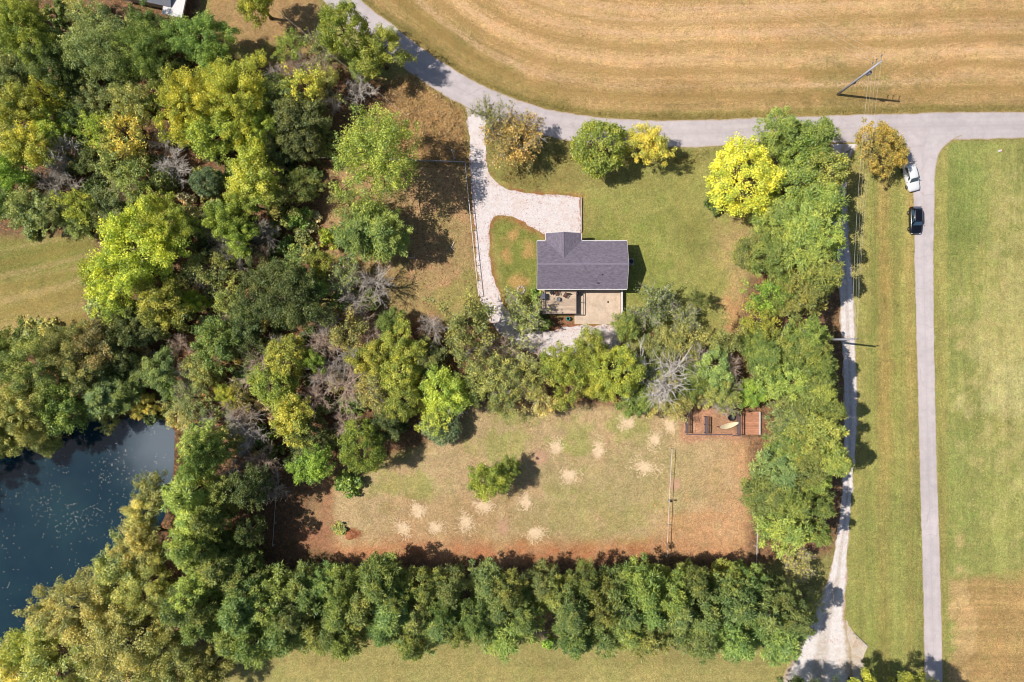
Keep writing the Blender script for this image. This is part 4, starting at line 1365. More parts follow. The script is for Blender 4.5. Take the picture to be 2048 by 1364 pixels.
M_ROOF = shingle_material()
M_RIDGE = simple('ridge_shingles', (150, 140, 156), 0.9, 0.2, 6.0)
M_WHITE = simple('white_trim', (238, 234, 232), 0.5, 0.05)
M_SIDING = simple('house_siding', (206, 200, 196), 0.7, 0.06)
M_GLASS = simple('window_glass', (40, 52, 64), 0.05, 0.02, spec=0.6)
M_DOOR = simple('door_paint', (120, 60, 50), 0.5, 0.05)
M_DARK = simple('dark_metal', (42, 40, 44), 0.5, 0.1)
M_STEEL = simple('grey_metal', (150, 150, 156), 0.45, 0.1, metal=0.4)
M_CONC = None


def concrete_material(name, c):
    t = NT(name)
    p = t.pos()
    a = t.noise(p, 0.7, 5.0, 0.7, dist=0.5)
    b = t.noise(p, 3.0, 4.0, 0.7)
    cc = mul_gray(t, alb(*c), t.math('MULTIPLY', t.remap(a, 0.25, 0.75, 0.76, 1.2), t.remap(b, 0.2, 0.8, 0.9, 1.1)))
    st = t.remap(t.noise(t.scale(p, (1, 0.6, 1)), 1.1, 5.0, 0.75, dist=0.8), 0.55, 0.72)
    cc = t.mix(t.math('MULTIPLY', st, 0.45), cc, alb(164, 130, 100))
    return t.principled(cc, 0.9, 0.0, t.bump(b, 0.25, 0.02), 0.25)


M_CONC = concrete_material('patio_concrete', (228, 204, 180))


def planks_material(name, c, sc=(1, 8, 1)):
    t = NT(name)
    oi = t.node('ShaderNodeObjectInfo')
    n = t.noise(t.scale(t.pos(), sc), 1.5, 4.0, 0.65)
    cc = mul_gray(t, alb(*c), t.math('MULTIPLY', t.remap(n, 0.25, 0.75, 0.72, 1.25), t.remap(oi.outputs['Random'], 0, 1, 0.82, 1.14)))
    return t.principled(cc, 0.85, 0.0, t.bump(n, 0.3, 0.02), 0.2)


M_PLANK = planks_material('deck_planks', (230, 204, 178), (0.6, 4, 1))
M_TIMBER = planks_material('weathered_timber', (190, 180, 172), (2, 2, 2))
M_PURPLE = planks_material('stained_timber', (118, 102, 106), (2, 2, 2))

EAVE, RIDGE = 3.4, 5.1
hx0, hx1 = P2(1072.5, 0)[0], P2(1247.3, 0)[0]
hy1, hy0 = P2(0, 487.9)[1], P2(0, 581.1)[1]
hym = (hy0 + hy1) / 2
house = empty('house', ((hx0 + hx1) / 2, hym, 0))
tag(house, 'single-storey house with grey shingle gable roof and white eaves beside the gravel drive', 'house')
ox, oy = house.location.x, house.location.y
lx0, lx1, ly0, ly1 = hx0 - ox, hx1 - ox, hy0 - oy, hy1 - oy
gx0, gx1 = P2(1090, 0)[0] - ox, P2(1158, 0)[0] - ox
gyf = P2(0, 472.5)[1] - oy
gm = (gx0 + gx1) / 2
OVH = 0.35
slope = (RIDGE - EAVE) / (ly1)          # rise per metre
GR = EAVE + (gx1 - gx0) / 2 * slope
# walls: main box with gable ends
w = MB()
a0, a1, b0, b1 = lx0 + 0.25, lx1 - 0.25, ly0 + OVH, ly1 - OVH
we = EAVE + OVH * slope - 0.12
w.add([(a0, b0, -0.1), (a1, b0, -0.1), (a1, b1, -0.1), (a0, b1, -0.1), (a0, b0, we), (a1, b0, we), (a1, b1, we), (a0, b1, we), (a0, 0, RIDGE - 0.14), (a1, 0, RIDGE - 0.14)],
      [(0, 1, 5, 4), (2, 3, 7, 6), (1, 2, 6, 9, 5), (3, 0, 4, 8, 7)])
w.build('wall', M_SIDING, house)
w = MB()
c0, c1, d1 = gx0 + OVH, gx1 - OVH, gyf - 0.3
w.add([(c0, b1 + 0.003, -0.1), (c0, d1, -0.1), (c1, d1, -0.1), (c1, b1 + 0.003, -0.1), (c0, b1 + 0.003, we), (c0, d1, we), (c1, d1, we), (c1, b1 + 0.003, we), (gm, d1, GR - 0.14)],
      [(0, 1, 5, 4), (1, 2, 6, 8, 5), (2, 3, 7, 6)])
w.build('porch_wall', M_SIDING, house)


def roof_plane(name, pts, th=0.09):
    """closed slab whose local x runs along the eave, so that the shingle courses follow it"""
    P = [Vector(p) for p in pts]
    ex_ = (P[1] - P[0]).normalized()
    nz_ = ex_.cross(P[-1] - P[0]).normalized()
    if nz_.z < 0:
        nz_ = -nz_
    ey_ = nz_.cross(ex_)
    M = Matrix((ex_, ey_, nz_)).transposed()
    org = P[0]
    loc = [M.inverted() @ (p - org) for p in P]
    n = len(loc)
    vs = [tuple(v) for v in loc] + [(v.x, v.y, v.z - th) for v in loc]
    fs = [tuple(range(n)), tuple(range(2 * n - 1, n - 1, -1))] + [(i, i + n, (i + 1) % n + n, (i + 1) % n) for i in range(n)]
    me = bpy.data.meshes.new(name)
    me.from_pydata(vs, [], fs)
    bm = bmesh.new()
    bm.from_mesh(me)
    bmesh.ops.recalc_face_normals(bm, faces=bm.faces)
    bm.to_mesh(me)
    bm.free()
    o = link(name, me, M_ROOF, house)
    o.matrix_local = Matrix.Translation(org) @ M.to_4x4()
    return o


roof_plane('roof', [(lx0, ly0, EAVE), (lx1, ly0, EAVE), (lx1, 0, RIDGE), (lx0, 0, RIDGE)])
vy = ly1 - (GR - EAVE) / slope
roof_plane('roof', [(lx1, ly1, EAVE), (lx0, ly1, EAVE), (lx0, 0, RIDGE), (lx1, 0, RIDGE)])
roof_plane('porch_roof', [(gx0, gyf, EAVE), (gx0, ly1 - 0.02, EAVE + 0.02), (gm, vy, GR + 0.02), (gm, gyf, GR + 0.02)])
roof_plane('porch_roof', [(gx1, ly1 - 0.02, EAVE + 0.02), (gx1, gyf, EAVE), (gm, gyf, GR + 0.02), (gm, vy, GR + 0.02)])
MB().add([(lx0 - .01, -0.16, RIDGE - 0.05), (lx0 - .01, 0, RIDGE + 0.035), (lx0 - .01, 0.16, RIDGE - 0.05), (lx1 + .01, -0.16, RIDGE - 0.05), (lx1 + .01, 0, RIDGE + 0.035), (lx1 + .01, 0.16, RIDGE - 0.05)],
         [(0, 3, 4, 1), (1, 4, 5, 2), (0, 1, 2), (5, 4, 3), (0, 2, 5, 3)]).build('ridge_cap', M_RIDGE, house)
MB().add([(gm - .15, vy, GR - 0.03), (gm, vy, GR + 0.055), (gm + .15, vy, GR - 0.03), (gm - .15, gyf + .02, GR - 0.03), (gm, gyf + .02, GR + 0.055), (gm + .15, gyf + .02, GR - 0.03)],
         [(0, 3, 4, 1), (1, 4, 5, 2), (0, 1, 2), (5, 4, 3), (0, 2, 5, 3)]).build('ridge_cap', M_ROOF, house)
# gutters and rake boards
for (p, q) in (((lx0, ly0 - 0.07, EAVE - 0.06), (lx1, ly0 - 0.07, EAVE - 0.06)), ((lx0, ly1 + 0.07, EAVE - 0.06), (gx0 - 0.12, ly1 + 0.07, EAVE - 0.06)), ((gx1 + 0.12, ly1 + 0.07, EAVE - 0.06), (lx1, ly1 + 0.07, EAVE - 0.06)),
               ((gx0 - 0.06, ly1 + 0.14, EAVE - 0.06), (gx0 - 0.06, gyf, EAVE - 0.06)), ((gx1 + 0.06, ly1 + 0.14, EAVE - 0.06), (gx1 + 0.06, gyf, EAVE - 0.06))):
    MB().bar(p, q, 0.13, 0.12).build('gutter', M_WHITE, house, bevel=0.015)
for xx in (lx0 - 0.022, lx1 + 0.022):
    for sy in (ly0, ly1):
        MB().bar((xx, sy, EAVE - 0.1), (xx, 0, RIDGE - 0.1), 0.04, 0.2).build('rake_board', M_WHITE, house)
for sx in (gx0, gx1):
    MB().bar((sx, gyf + 0.022, EAVE - 0.1), (gm, gyf + 0.022, GR - 0.09), 0.04, 0.2).build('rake_board', M_WHITE, house)
for vx, vyy in ((P2(1198, 0)[0] - ox, -1.7), (P2(1190, 0)[0] - ox, -3.0)):
    zz = RIDGE + vyy * slope
    MB().lathe([(0.11, -0.05), (0.11, 0.02), (0.06, 0.05), (0.06, 0.32), (0.09, 0.33), (0.0, 0.36)], 10, (vx, vyy, zz)).build('vent_pipe', M_DARK, house, True)


def house_window(x0, x1, z0, z1, y, s):
    f = MB()
    for a in ((x0, x0 + .08, z0, z1), (x1 - .08, x1, z0, z1), (x0 + .08, x1 - .08, z0, z0 + .08), (x0 + .08, x1 - .08, z1 - .08, z1)):
        f.box(a[0], a[1], y - 0.03, y + 0.05, a[2], a[3])
    wdw = MB().box(x0 + .08, x1 - .08, y - 0.02, y + 0.012, z0 + .08, z1 - .08).build('window', M_GLASS, house)
    f.build('window_frame', M_WHITE, wdw)
    MB().box(x0 - .05, x1 + .05, y - 0.03 if s > 0 else y - 0.1, y + 0.1 if s > 0 else y + 0.03, z0 - .07, z0 - .005).build('sill', M_WHITE, wdw)


for xx in (lx0 + 0.7, gx1 + 1.0, gx1 + 3.4):
    house_window(xx, xx + 1.0, 1.1, 2.5, b1, 1)
for xx in (lx0 + 5.0, lx0 + 8.5, lx0 + 11.5):
    house_window(xx, xx + 1.2, 1.5, 2.7, b0, -1)
dr = MB().box(gm - 0.46, gm + 0.46, d1 - 0.02, d1 + 0.04, 0.02, 2.1).build('door', M_DOOR, house)
MB().lathe([(0.03, 0), (0.035, 0.03), (0.0, 0.05)], 8, (gm + 0.36, d1 + 0.06, 1.0)).build('handle', M_STEEL, dr)
dr = MB().box(lx0 + 2.2, lx0 + 3.9, b0 - 0.04, b0 + 0.02, 1.45, 3.3).build('door', M_GLASS, house)

# porch slab, rear patio, deck
pt = MB().box(*[P2(1149, 0)[0], P2(1240, 0)[0], P2(0, 648)[1], P2(0, 578)[1]], -0.1, 0.10).build('patio', M_CONC)
tag(pt, kind='structure')
rw = empty('retaining_wall', (P2(1242, 0)[0], P2(0, 608)[1], 0))
tag(rw, 'low white-capped retaining wall along the edge of the rear patio', 'wall')
MB().box(-0.1, 0.1, P2(0, 636)[1] - rw.location.y, P2(0, 582)[1] - rw.location.y, -0.1, 0.9).build('block_wall', M_CONC, rw)
MB().box(-0.17, 0.17, P2(0, 637)[1] - rw.location.y, P2(0, 581.5)[1] - rw.location.y, 0.9, 0.99).build('cap', M_WHITE, rw, bevel=0.02)

DZ = 1.4
dx0, dx1, dy0, dy1 = P2(1082, 0)[0], P2(1150.5, 0)[0], P2(0, 628.6)[1], P2(0, 579)[1]
deck = empty('deck', ((dx0 + dx1) / 2, (dy0 + dy1) / 2, 0))
tag(deck, 'raised plank deck with railings against the rear of the house', 'deck')
ddx, ddy = (dx1 - dx0) / 2, (dy1 - dy0) / 2
npl = 28
pw = 2 * ddy / npl
pm = None
for i in range(npl):
    if pm is None:
        o = MB().box(-ddx, ddx, -pw / 2 + 0.012, pw / 2 - 0.012, -0.02, 0.02).build('plank', M_PLANK, deck)
        pm = o.data
    else:
        o = link('plank', pm, None, deck)
    o.location = (0, -ddy + pw * (i + 0.5), DZ + 0.002 * (i % 3))
MB().box(-ddx + 0.05, ddx - 0.05, -ddy + 0.05, ddy, DZ - 0.24, DZ - 0.03).build('joist_frame', M_PURPLE, deck)
for px_ in (-ddx + 0.1, 0, ddx - 0.1):
    MB().box(px_ - 0.07, px_ + 0.07, -ddy + 0.06, -ddy + 0.2, -0.1, DZ - 0.24).build('post', M_PURPLE, deck)
for sx in (-1, 1):
    rl_ = MB().box(sx * ddx - 0.05, sx * ddx + 0.05, -ddy, ddy - 0.4, DZ + 0.92, DZ + 0.98).build('railing', M_PURPLE, deck)
    MB().box(sx * ddx - 0.02, sx * ddx + 0.02, -ddy, ddy - 0.4, DZ + 0.45, DZ + 0.52).build('rail', M_PURPLE, rl_)
    for yy in (-ddy + 0.05, 0, ddy - 0.5):
        MB().box(sx * ddx - 0.045, sx * ddx + 0.045, yy - 0.045, yy + 0.045, DZ + 0.03, DZ + 0.92).build('post', M_PURPLE, rl_)
rl_ = MB().box(-ddx + 0.06, ddx - 0.06, -ddy - 0.04, -ddy + 0.05, DZ + 0.92, DZ + 0.98).build('railing', M_PURPLE, deck)
MB().box(-ddx + 0.06, ddx - 0.06, -ddy - 0.015, -ddy + 0.02, DZ + 0.45, DZ + 0.52).build('rail', M_PURPLE, rl_)
DTOP = DZ + 0.024
M_CHAIR = simple('brown_outdoor_furniture', (92, 58, 48), 0.7, 0.15)
M_GRILL = simple('grill_cover', (104, 104, 128), 0.6, 0.1)


def deck_chair(px, py, rz, label):
    p = G(px, py, DTOP + 0.4)
    t = tag(empty('deck_chair', (p.x, p.y, DTOP), rz), label, 'chair', 'chairs on the deck')
    for sx in (-1, 1):
        MB().bar((sx * .27, -.3, 0), (sx * .27, -.3, .55), .06).build('leg', M_CHAIR, t)
        MB().bar((sx * .27, .28, 0), (sx * .27, .42, .95), .06).build('leg', M_CHAIR, t)
        MB().box(sx * .27 - .06, sx * .27 + .06, -.36, .36, .55, .59).build('armrest', M_CHAIR, t)
    for i in range(4):
        MB().box(-.24, .24, -.34 + i * .15, -.22 + i * .15, .37, .40).build('slat', M_CHAIR, t)
    for i in range(4):
        x = -.2 + i * .133
        MB().bar((x, .27, .42), (x, .48, 1.0), .1, .025).build('back_slat', M_CHAIR, t)


deck_chair(1114, 586.5, 0.25, 'brown slatted chair on the deck near the house wall')
deck_chair(1131, 591, -0.55, 'brown slatted chair on the deck turned to the round table')
p = G(1117, 598.5, DTOP + .4)
t = tag(empty('fire_table', (p.x, p.y, DTOP)), 'small round grey fire-pit table on the deck', 'table')
MB().lathe([(.34, .38), (.36, .42), (.30, .44), (.2, .42), (.0, .42)], 18).build('table_top', M_STEEL, t, True)
MB().lathe([(.2, 0), (.12, .06), (.1, .3), (.24, .375)], 12).build('base', M_DARK, t, True)
p = G(1088, 593, DTOP + .8)
t = tag(empty('grill', (p.x, p.y, DTOP)), 'covered blue-grey barbecue grill at the corner of the deck', 'grill')
MB().box(-.3, .3, -.55, .55, .25, .85).build('cabinet', M_GRILL, t, bevel=.04)
MB().add([(-.3, -.5, .86), (.3, -.5, .86), (.3, .5, .86), (-.3, .5, .86), (-.16, -.42, 1.1), (.16, -.42, 1.1), (.16, .42, 1.1), (-.16, .42, 1.1)],
         [(0, 1, 5, 4), (1, 2, 6, 5), (2, 3, 7, 6), (3, 0, 4, 7), (4, 5, 6, 7), (3, 2, 1, 0)]).build('lid', M_GRILL, t, bevel=.03)
MB().bar((.33, -.35, .98), (.33, .35, .98), .03).build('handle', M_STEEL, t)
for a in (-.25, .25):
    for b in (-.48, .48):
        MB().bar((a, b, 0), (a, b, .25), .05).build('leg', M_DARK, t)
p = G(1103, 586, DTOP + .3)
t = tag(empty('folding_stool', (p.x, p.y, DTOP), 0.7), 'dark folding stool between grill and chairs on the deck', 'stool')
for s in (-1, 1):
    MB().bar((s * .2, -.25, 0), (s * .2, .25, .45), .04).build('leg', M_DARK, t)
    MB().bar((s * .16, .25, 0), (s * .16, -.25, .45), .04).build('leg', M_DARK, t)
MB().box(-.24, .24, -.26, .26, .455, .48).build('seat', M_DARK, t)
# garden pot, patio pots, air conditioner
p = G(1136.5, 637.5, .25)
t = tag(empty('garden_stool', (p.x, p.y, 0)), 'round teal garden pot in the leaf litter below the deck', 'pot')
M_TEAL = simple('teal_glaze', (70, 160, 146), 0.35, 0.12)
MB().lathe([(.24, 0), (.36, .2), (.38, .4), (.3, .55), (.34, .6), (.28, .6), (.24, .5)], 16).build('pot_body', M_TEAL, t, True)
MB().lathe([(.22, .48), (.2, .5), (.0, .5)], 12).build('soil', M_DARK, t)
p = P2(1154, 588)
t = tag(empty('patio_heater', (p[0], p[1], .1)), 'dark round kettle barbecue on the patio in the shade of the deck', 'barbecue')
MB().lathe([(.05, .5), (.28, .62), (.33, .8), (.28, .98), (.08, 1.06), (.0, 1.08)], 14).build('kettle', M_DARK, t, True)
for k in range(3):
    a = k * 2.09
    MB().bar((.1 * math.cos(a), .1 * math.sin(a), .6), (.3 * math.cos(a), .3 * math.sin(a), 0), .03).build('leg', M_STEEL, t)
p = P2(1216, 604)
t = tag(MB().lathe([(.16, 0), (.16, .02), (.12, .025), (0, .025)], 14, (p[0], p[1], .1)).build('drain_cover', M_DARK), 'small dark drain cover in the pale patio slab', 'drain cover')
p = G(1262, 523, .7)
t = tag(empty('air_conditioner', (p.x, p.y, 0)), 'grey air-conditioning unit on a pad beside the end wall of the house', 'air conditioner')
MB().box(-.55, .55, -.6, .6, -.05, .08).build('pad', M_CONC, t)
MB().box(-.4, .4, -.42, .42, .085, .85).build('casing', M_STEEL, t, bevel=.03)
MB().lathe([(.33, .855), (.33, .88), (.3, .885), (0, .87)], 16).build('fan_guard', M_DARK, t)

# ------------------------------------------------------------------ fences
def fence(name, pts_px, h, label, mat, rail_w=0.11, post=0.1, step=2.4, rails=(1.0, 0.55), cap=True):
    P = [Vector((*P2(*p), 0)) for p in pts_px]
    t = tag(empty(name, P[0]), label, 'fence', 'rail fences')
    o = P[0]
    for a, b in zip(P[:-1], P[1:]):
        n = max(1, round((b - a).length / step))
        for i in range(n + (b is P[-1])):
            q = a.lerp(b, i / n) - o
            MB().box(q.x - post / 2, q.x + post / 2, q.y - post / 2, q.y + post / 2, -0.15, h - 0.03).build('post', mat, t)
        for j, f in enumerate(rails):
            for i in range(n):
                q0, q1 = a.lerp(b, i / n) - o, a.lerp(b, (i + 0.985) / n) - o
                zz = h * f
                MB().bar((q0.x, q0.y, zz), (q1.x, q1.y, zz), rail_w if j == 0 else 0.045, 0.06).build('rail', mat, t)
    return t


fence('rail_fence', [(640, 318), (750, 321), (931, 327)], 1.2, 'grey rail fence running under the large fine-leaved tree', M_TIMBER, 0.16, 0.13, rails=(1.0, 0.6))
fence('rail_fence', [(931, 329), (937, 390), (944, 460), (951, 530), (958, 592)], 1.1, 'pale rail fence down the west side of the gravel drive', M_WHITE, 0.09, 0.09, rails=(1.0,))
fence('rail_fence', [(1341, 897), (1338, 948), (1335, 1000), (1333, 1048), (1331, 1110)], 1.2, 'thin pale fence crossing the lower field', M_WHITE, 0.06, 0.07, 4.2, rails=(1.0,))
fence('rail_fence', [(1510, 1038), (1509, 1090), (1508, 1132)], 1.2, 'short white fence at the pine corner of the lower field', M_WHITE, 0.1, 0.08, 3.5, rails=(1.0,))
fence('rail_fence', [(562, 915), (556, 1000), (550, 1088)], 1.2, 'thin fence in the tree shade at the pond end of the lower field', M_WHITE, 0.07, 0.08, 3.5, rails=(1.0,))
t = tag(MB().box(-.11, .11, -2.95, 2.95, -.05, .3).build('landscape_timber', M_TIMBER, None, bevel=.03), 'white-edged timber along the edge of the gravel parking pad', 'timber')
t.location = (*P2(1162.5, 430), 0)
t = tag(MB().bar((*P2(1706, 1266), .12), (*P2(1735, 1293), .12), .2, .25).build('landscape_timber', M_TIMBER), 'weathered timber edging the turnout at the foot of the lane', 'timber')

# stall fences with pickets by the pines
def stall_fence(px, y0, y1, h, label, slats=4):
    a = G(px, y0, h * 0.6)
    b = G(px, y1, h * 0.6)
    L = (a - b).length
    c = (a + b) / 2
    t = tag(empty('stall_fence', (c.x, c.y, 0)), label, 'fence', 'timber stall fences')
    MB().box(-.12, .12, -L / 2, L / 2, h, h + .06).build('cap_rail', M_PURPLE, t, bevel=.01)
    for i in range(slats):
        zz = h * (0.12 + 0.8 * i / slats)
        MB().box(-.03, .03, -L / 2, L / 2, zz, zz + .085).build('slat', M_PURPLE, t)
    for yy in (-L / 2 + .07, 0, L / 2 - .07):
        MB().box(-.13, -.035, yy - .06, yy + .06, -.15, h - .002).build('post', M_PURPLE, t)


stall_fence(1373.5, 832, 866, 1.5, 'dark slatted stall fence at the field end of the leaf-strewn pen')
stall_fence(1376, 806, 831, 1.3, 'dark slatted fence half under the trees beside the pen')
stall_fence(1412, 833, 867, 1.5, 'dark slatted stall fence in the middle of the pen')
stall_fence(1478, 826, 870, 1.7, 'dark slatted stall fence along the brick-red floor')
for i, (x0, x1, yy) in enumerate(((1372, 1411, 868.5), (1413, 1463, 869), (1466, 1480, 871))):
    a, b = P2(x0, yy), P2(x1, yy)
    tag(MB().bar((*a, .12), (*b, .12), .16, .26).build('edging_beam', M_PURPLE), ['low timber edging between the first two stall fences', 'low timber edging in front of the cream canvas', 'short timber edging at the foot of the tallest stall fence'][i], 'timber')
# brick floor: boards laid side by side
bf = empty('brick_floor', (*P2(1499, 846), 0))
tag(bf, 'rust-red board floor between the stall fence and the pines', 'floor')
M_RUST = planks_material('rust_red_boards', (210, 150, 118), (0.7, 3, 1))
bw = (1518 - 1481) * U
bm0 = None
for i in range(20):
    if bm0 is None:
        o = MB().box(-bw / 2, bw / 2, -.088, .088, 0, .06).build('board', M_RUST, bf)
        bm0 = o.data
    else:
        o = link('board', bm0, None, bf)
    o.location = (0, -1.85 + i * .193, .02 + .004 * (i % 2))
o = MB().box(bw / 2 + .02, bw / 2 + .12, -1.95, 1.95, -.05, .5).build('edge_board', M_WHITE, bf)
p = P2(1461, 834)
t = tag(empty('fire_bowl', (*p, 0)), 'dark round fire bowl standing in the pen', 'fire bowl')
MB().lathe([(.15, .1), (.45, .3), (.62, .5), (.58, .5), (.4, .32), (.0, .2)], 18).build('bowl', M_DARK, t, True)
for k in range(3):
    a = k * 2.09
    MB().bar((.3 * math.cos(a), .3 * math.sin(a), .3), (.42 * math.cos(a), .42 * math.sin(a), -.05), .05).build('leg', M_DARK, t)
# canvas: a sagging strip of cloth between two posts
M_CANVAS = simple('cream_canvas', (244, 226, 188), 0.85, 0.08)
hm = empty('hammock', (*P2(1455, 850), 0))
tag(hm, 'cream canvas hammock slung in the pen', 'hammock')
vs, fs = [], []
NU, NV = 14, 6
for i in range(NU + 1):
    u = i / NU
    for j in range(NV + 1):
        v = j / NV - 0.5
        wd = 0.25 + 0.75 * math.sin(u * math.pi) ** 0.6
        x = -1.55 + 3.1 * u
        y = -0.25 + v * wd * 0.9 + 0.75 * u * u
        z = 0.95 - 0.55 * math.sin(u * math.pi) + abs(v) * 0.3 * math.sin(u * math.pi)
        vs.append((x, y, z))
for i in range(NU):
    for j in range(NV):
        q = i * (NV + 1) + j
        fs.append((q, q + 1, q + NV + 2, q + NV + 1))
MB().add(vs, fs).build('cloth', M_CANVAS, hm, True)
for (x, y) in ((-1.75, -.25), (1.75, .55)):
    MB().bar((x, y, -.1), (x, y, 1.15), .09).build('post', M_PURPLE, hm)

# ------------------------------------------------------------------ utility poles and wires
M_POLE = planks_material('utility_pole_wood', (176, 176, 186), (3, 3, 0.4))
M_WIRE = simple('aluminium_wire', (220, 214, 206), 0.5, 0.02)


def utility_pole(px, py, h, label, arms):
    t = tag(empty('utility_pole', (*P2(px, py), 0)), label, 'utility pole', 'utility poles')
    MB().tube([(0, 0, -.3), (0, 0, h * .5), (0, 0, h)], [.21, .18, .14], 10).build('shaft', M_POLE, t, True)
    for z, dx, dy in arms:
        br = MB().bar((0, 0, z), (dx, dy, z + .15), .07).build('bracket', M_STEEL, t)
        MB().lathe([(.05, 0), (.1, .06), (.06, .12), (.1, .18), (.04, .28), (0, .3)], 10, (dx, dy, z + .15)).build('insulator', M_STEEL, br, True)
    return t


utility_pole(1675, 189, 13.8, 'grey utility pole with transformer standing in the hay field', ((13.6, .05, .9), (12.2, .05, .85), (11.0, .05, .8)))
p1 = Vector((*P2(1675, 189), 0))
tr = bpy.data.objects['utility_pole']
MB().lathe([(.0, 0), (.26, .02), (.28, .1), (.28, .85), (.2, .93), (.0, .95)], 14, (.42, -.12, 9.0)).build('transformer', M_STEEL, tr, True)
MB().box(.15, .4, -.15, .15, 5.1, 5.5).build('meter_box', M_DARK, tr)
utility_pole(1628, 679, 13.6, 'dark utility pole rising out of the pines across the gravel lane', ((13.4, .5, .1), (12.9, .8, .1), (12.0, .4, .1)))
p2 = Vector((*P2(1628, 679), 0))
p0 = Vector((*P2(1080, -150), 0))


def wire(a, b, sag, label, r=0.011):
    n = 20
    pts = []
    for i in range(n + 1):
        t = i / n
        q = a.lerp(b, t)
        q.z -= sag * 4 * t * (1 - t)
        pts.append(q)
    tag(MB().tube(pts, r, 4).build('power_line', M_WIRE), label, 'power line', 'overhead wires')


for i, (za, zb, dxa, nm) in enumerate(((13.9, 13.7, .05, 'top'), (12.6, 13.2, .05, 'middle'), (11.4, 12.3, .05, 'low'), (9.5, 11.0, .4, 'lowest'))):
    wire(p1 + Vector((dxa, .85 if i < 3 else 0, za)), p2 + Vector((.35 + i * .22, .1, zb)), 1.0, f'{nm} wire from the field pole to the pole among the pines', 0.016 if i == 3 else 0.009)
for i, (za, dy, nm) in enumerate(((13.9, .9, 'upper'), (12.6, .85, 'second'), (11.4, .8, 'lower'))):
    wire(p1 + Vector((.05, dy, za)), p0 + Vector((0, dy * 2.5, za + .3)), 1.2, f'{nm} wire crossing the hay field from the pole')
wire(Vector((*P2(430, -60), 9)), Vector((*P2(830, 262), 7.5)), 0.8, 'service wire crossing above the upper woods', 0.014)
t = tag(empty('yard_light', (*P2(909, 316), 0)), 'slim white yard-light pole beside the grey rail fence', 'light pole')
MB().tube([(0, 0, -.2), (0, 0, 4.6)], [.07, .05], 8).build('pole', M_WHITE, t, True)
MB().lathe([(.16, 4.6), (.22, 4.7), (.12, 4.95), (0, 5.0)], 12).build('lamp_head', M_STEEL, t, True)
MB().lathe([(.2, 0), (.2, .06), (.1, .1)], 12).build('base', M_WHITE, t, True)

# ------------------------------------------------------------------ cars
M_TYRE = simple('tyre_rubber', (34, 34, 36), 0.85, 0.1)
M_RIM = simple('alloy_rim', (170, 170, 175), 0.3, 0.05, metal=0.8)
M_LAMPW = simple('headlamp_glass', (220, 225, 230), 0.1, 0.02)
M_LAMPR = simple('tail_lamp', (150, 24, 24), 0.2, 0.02)
M_CGLASS = simple('car_glass', (70, 84, 96), 0.04, 0.02, spec=0.7)
M_CGLASSB = simple('car_glass_blue', (52, 82, 112), 0.04, 0.02, spec=0.7)


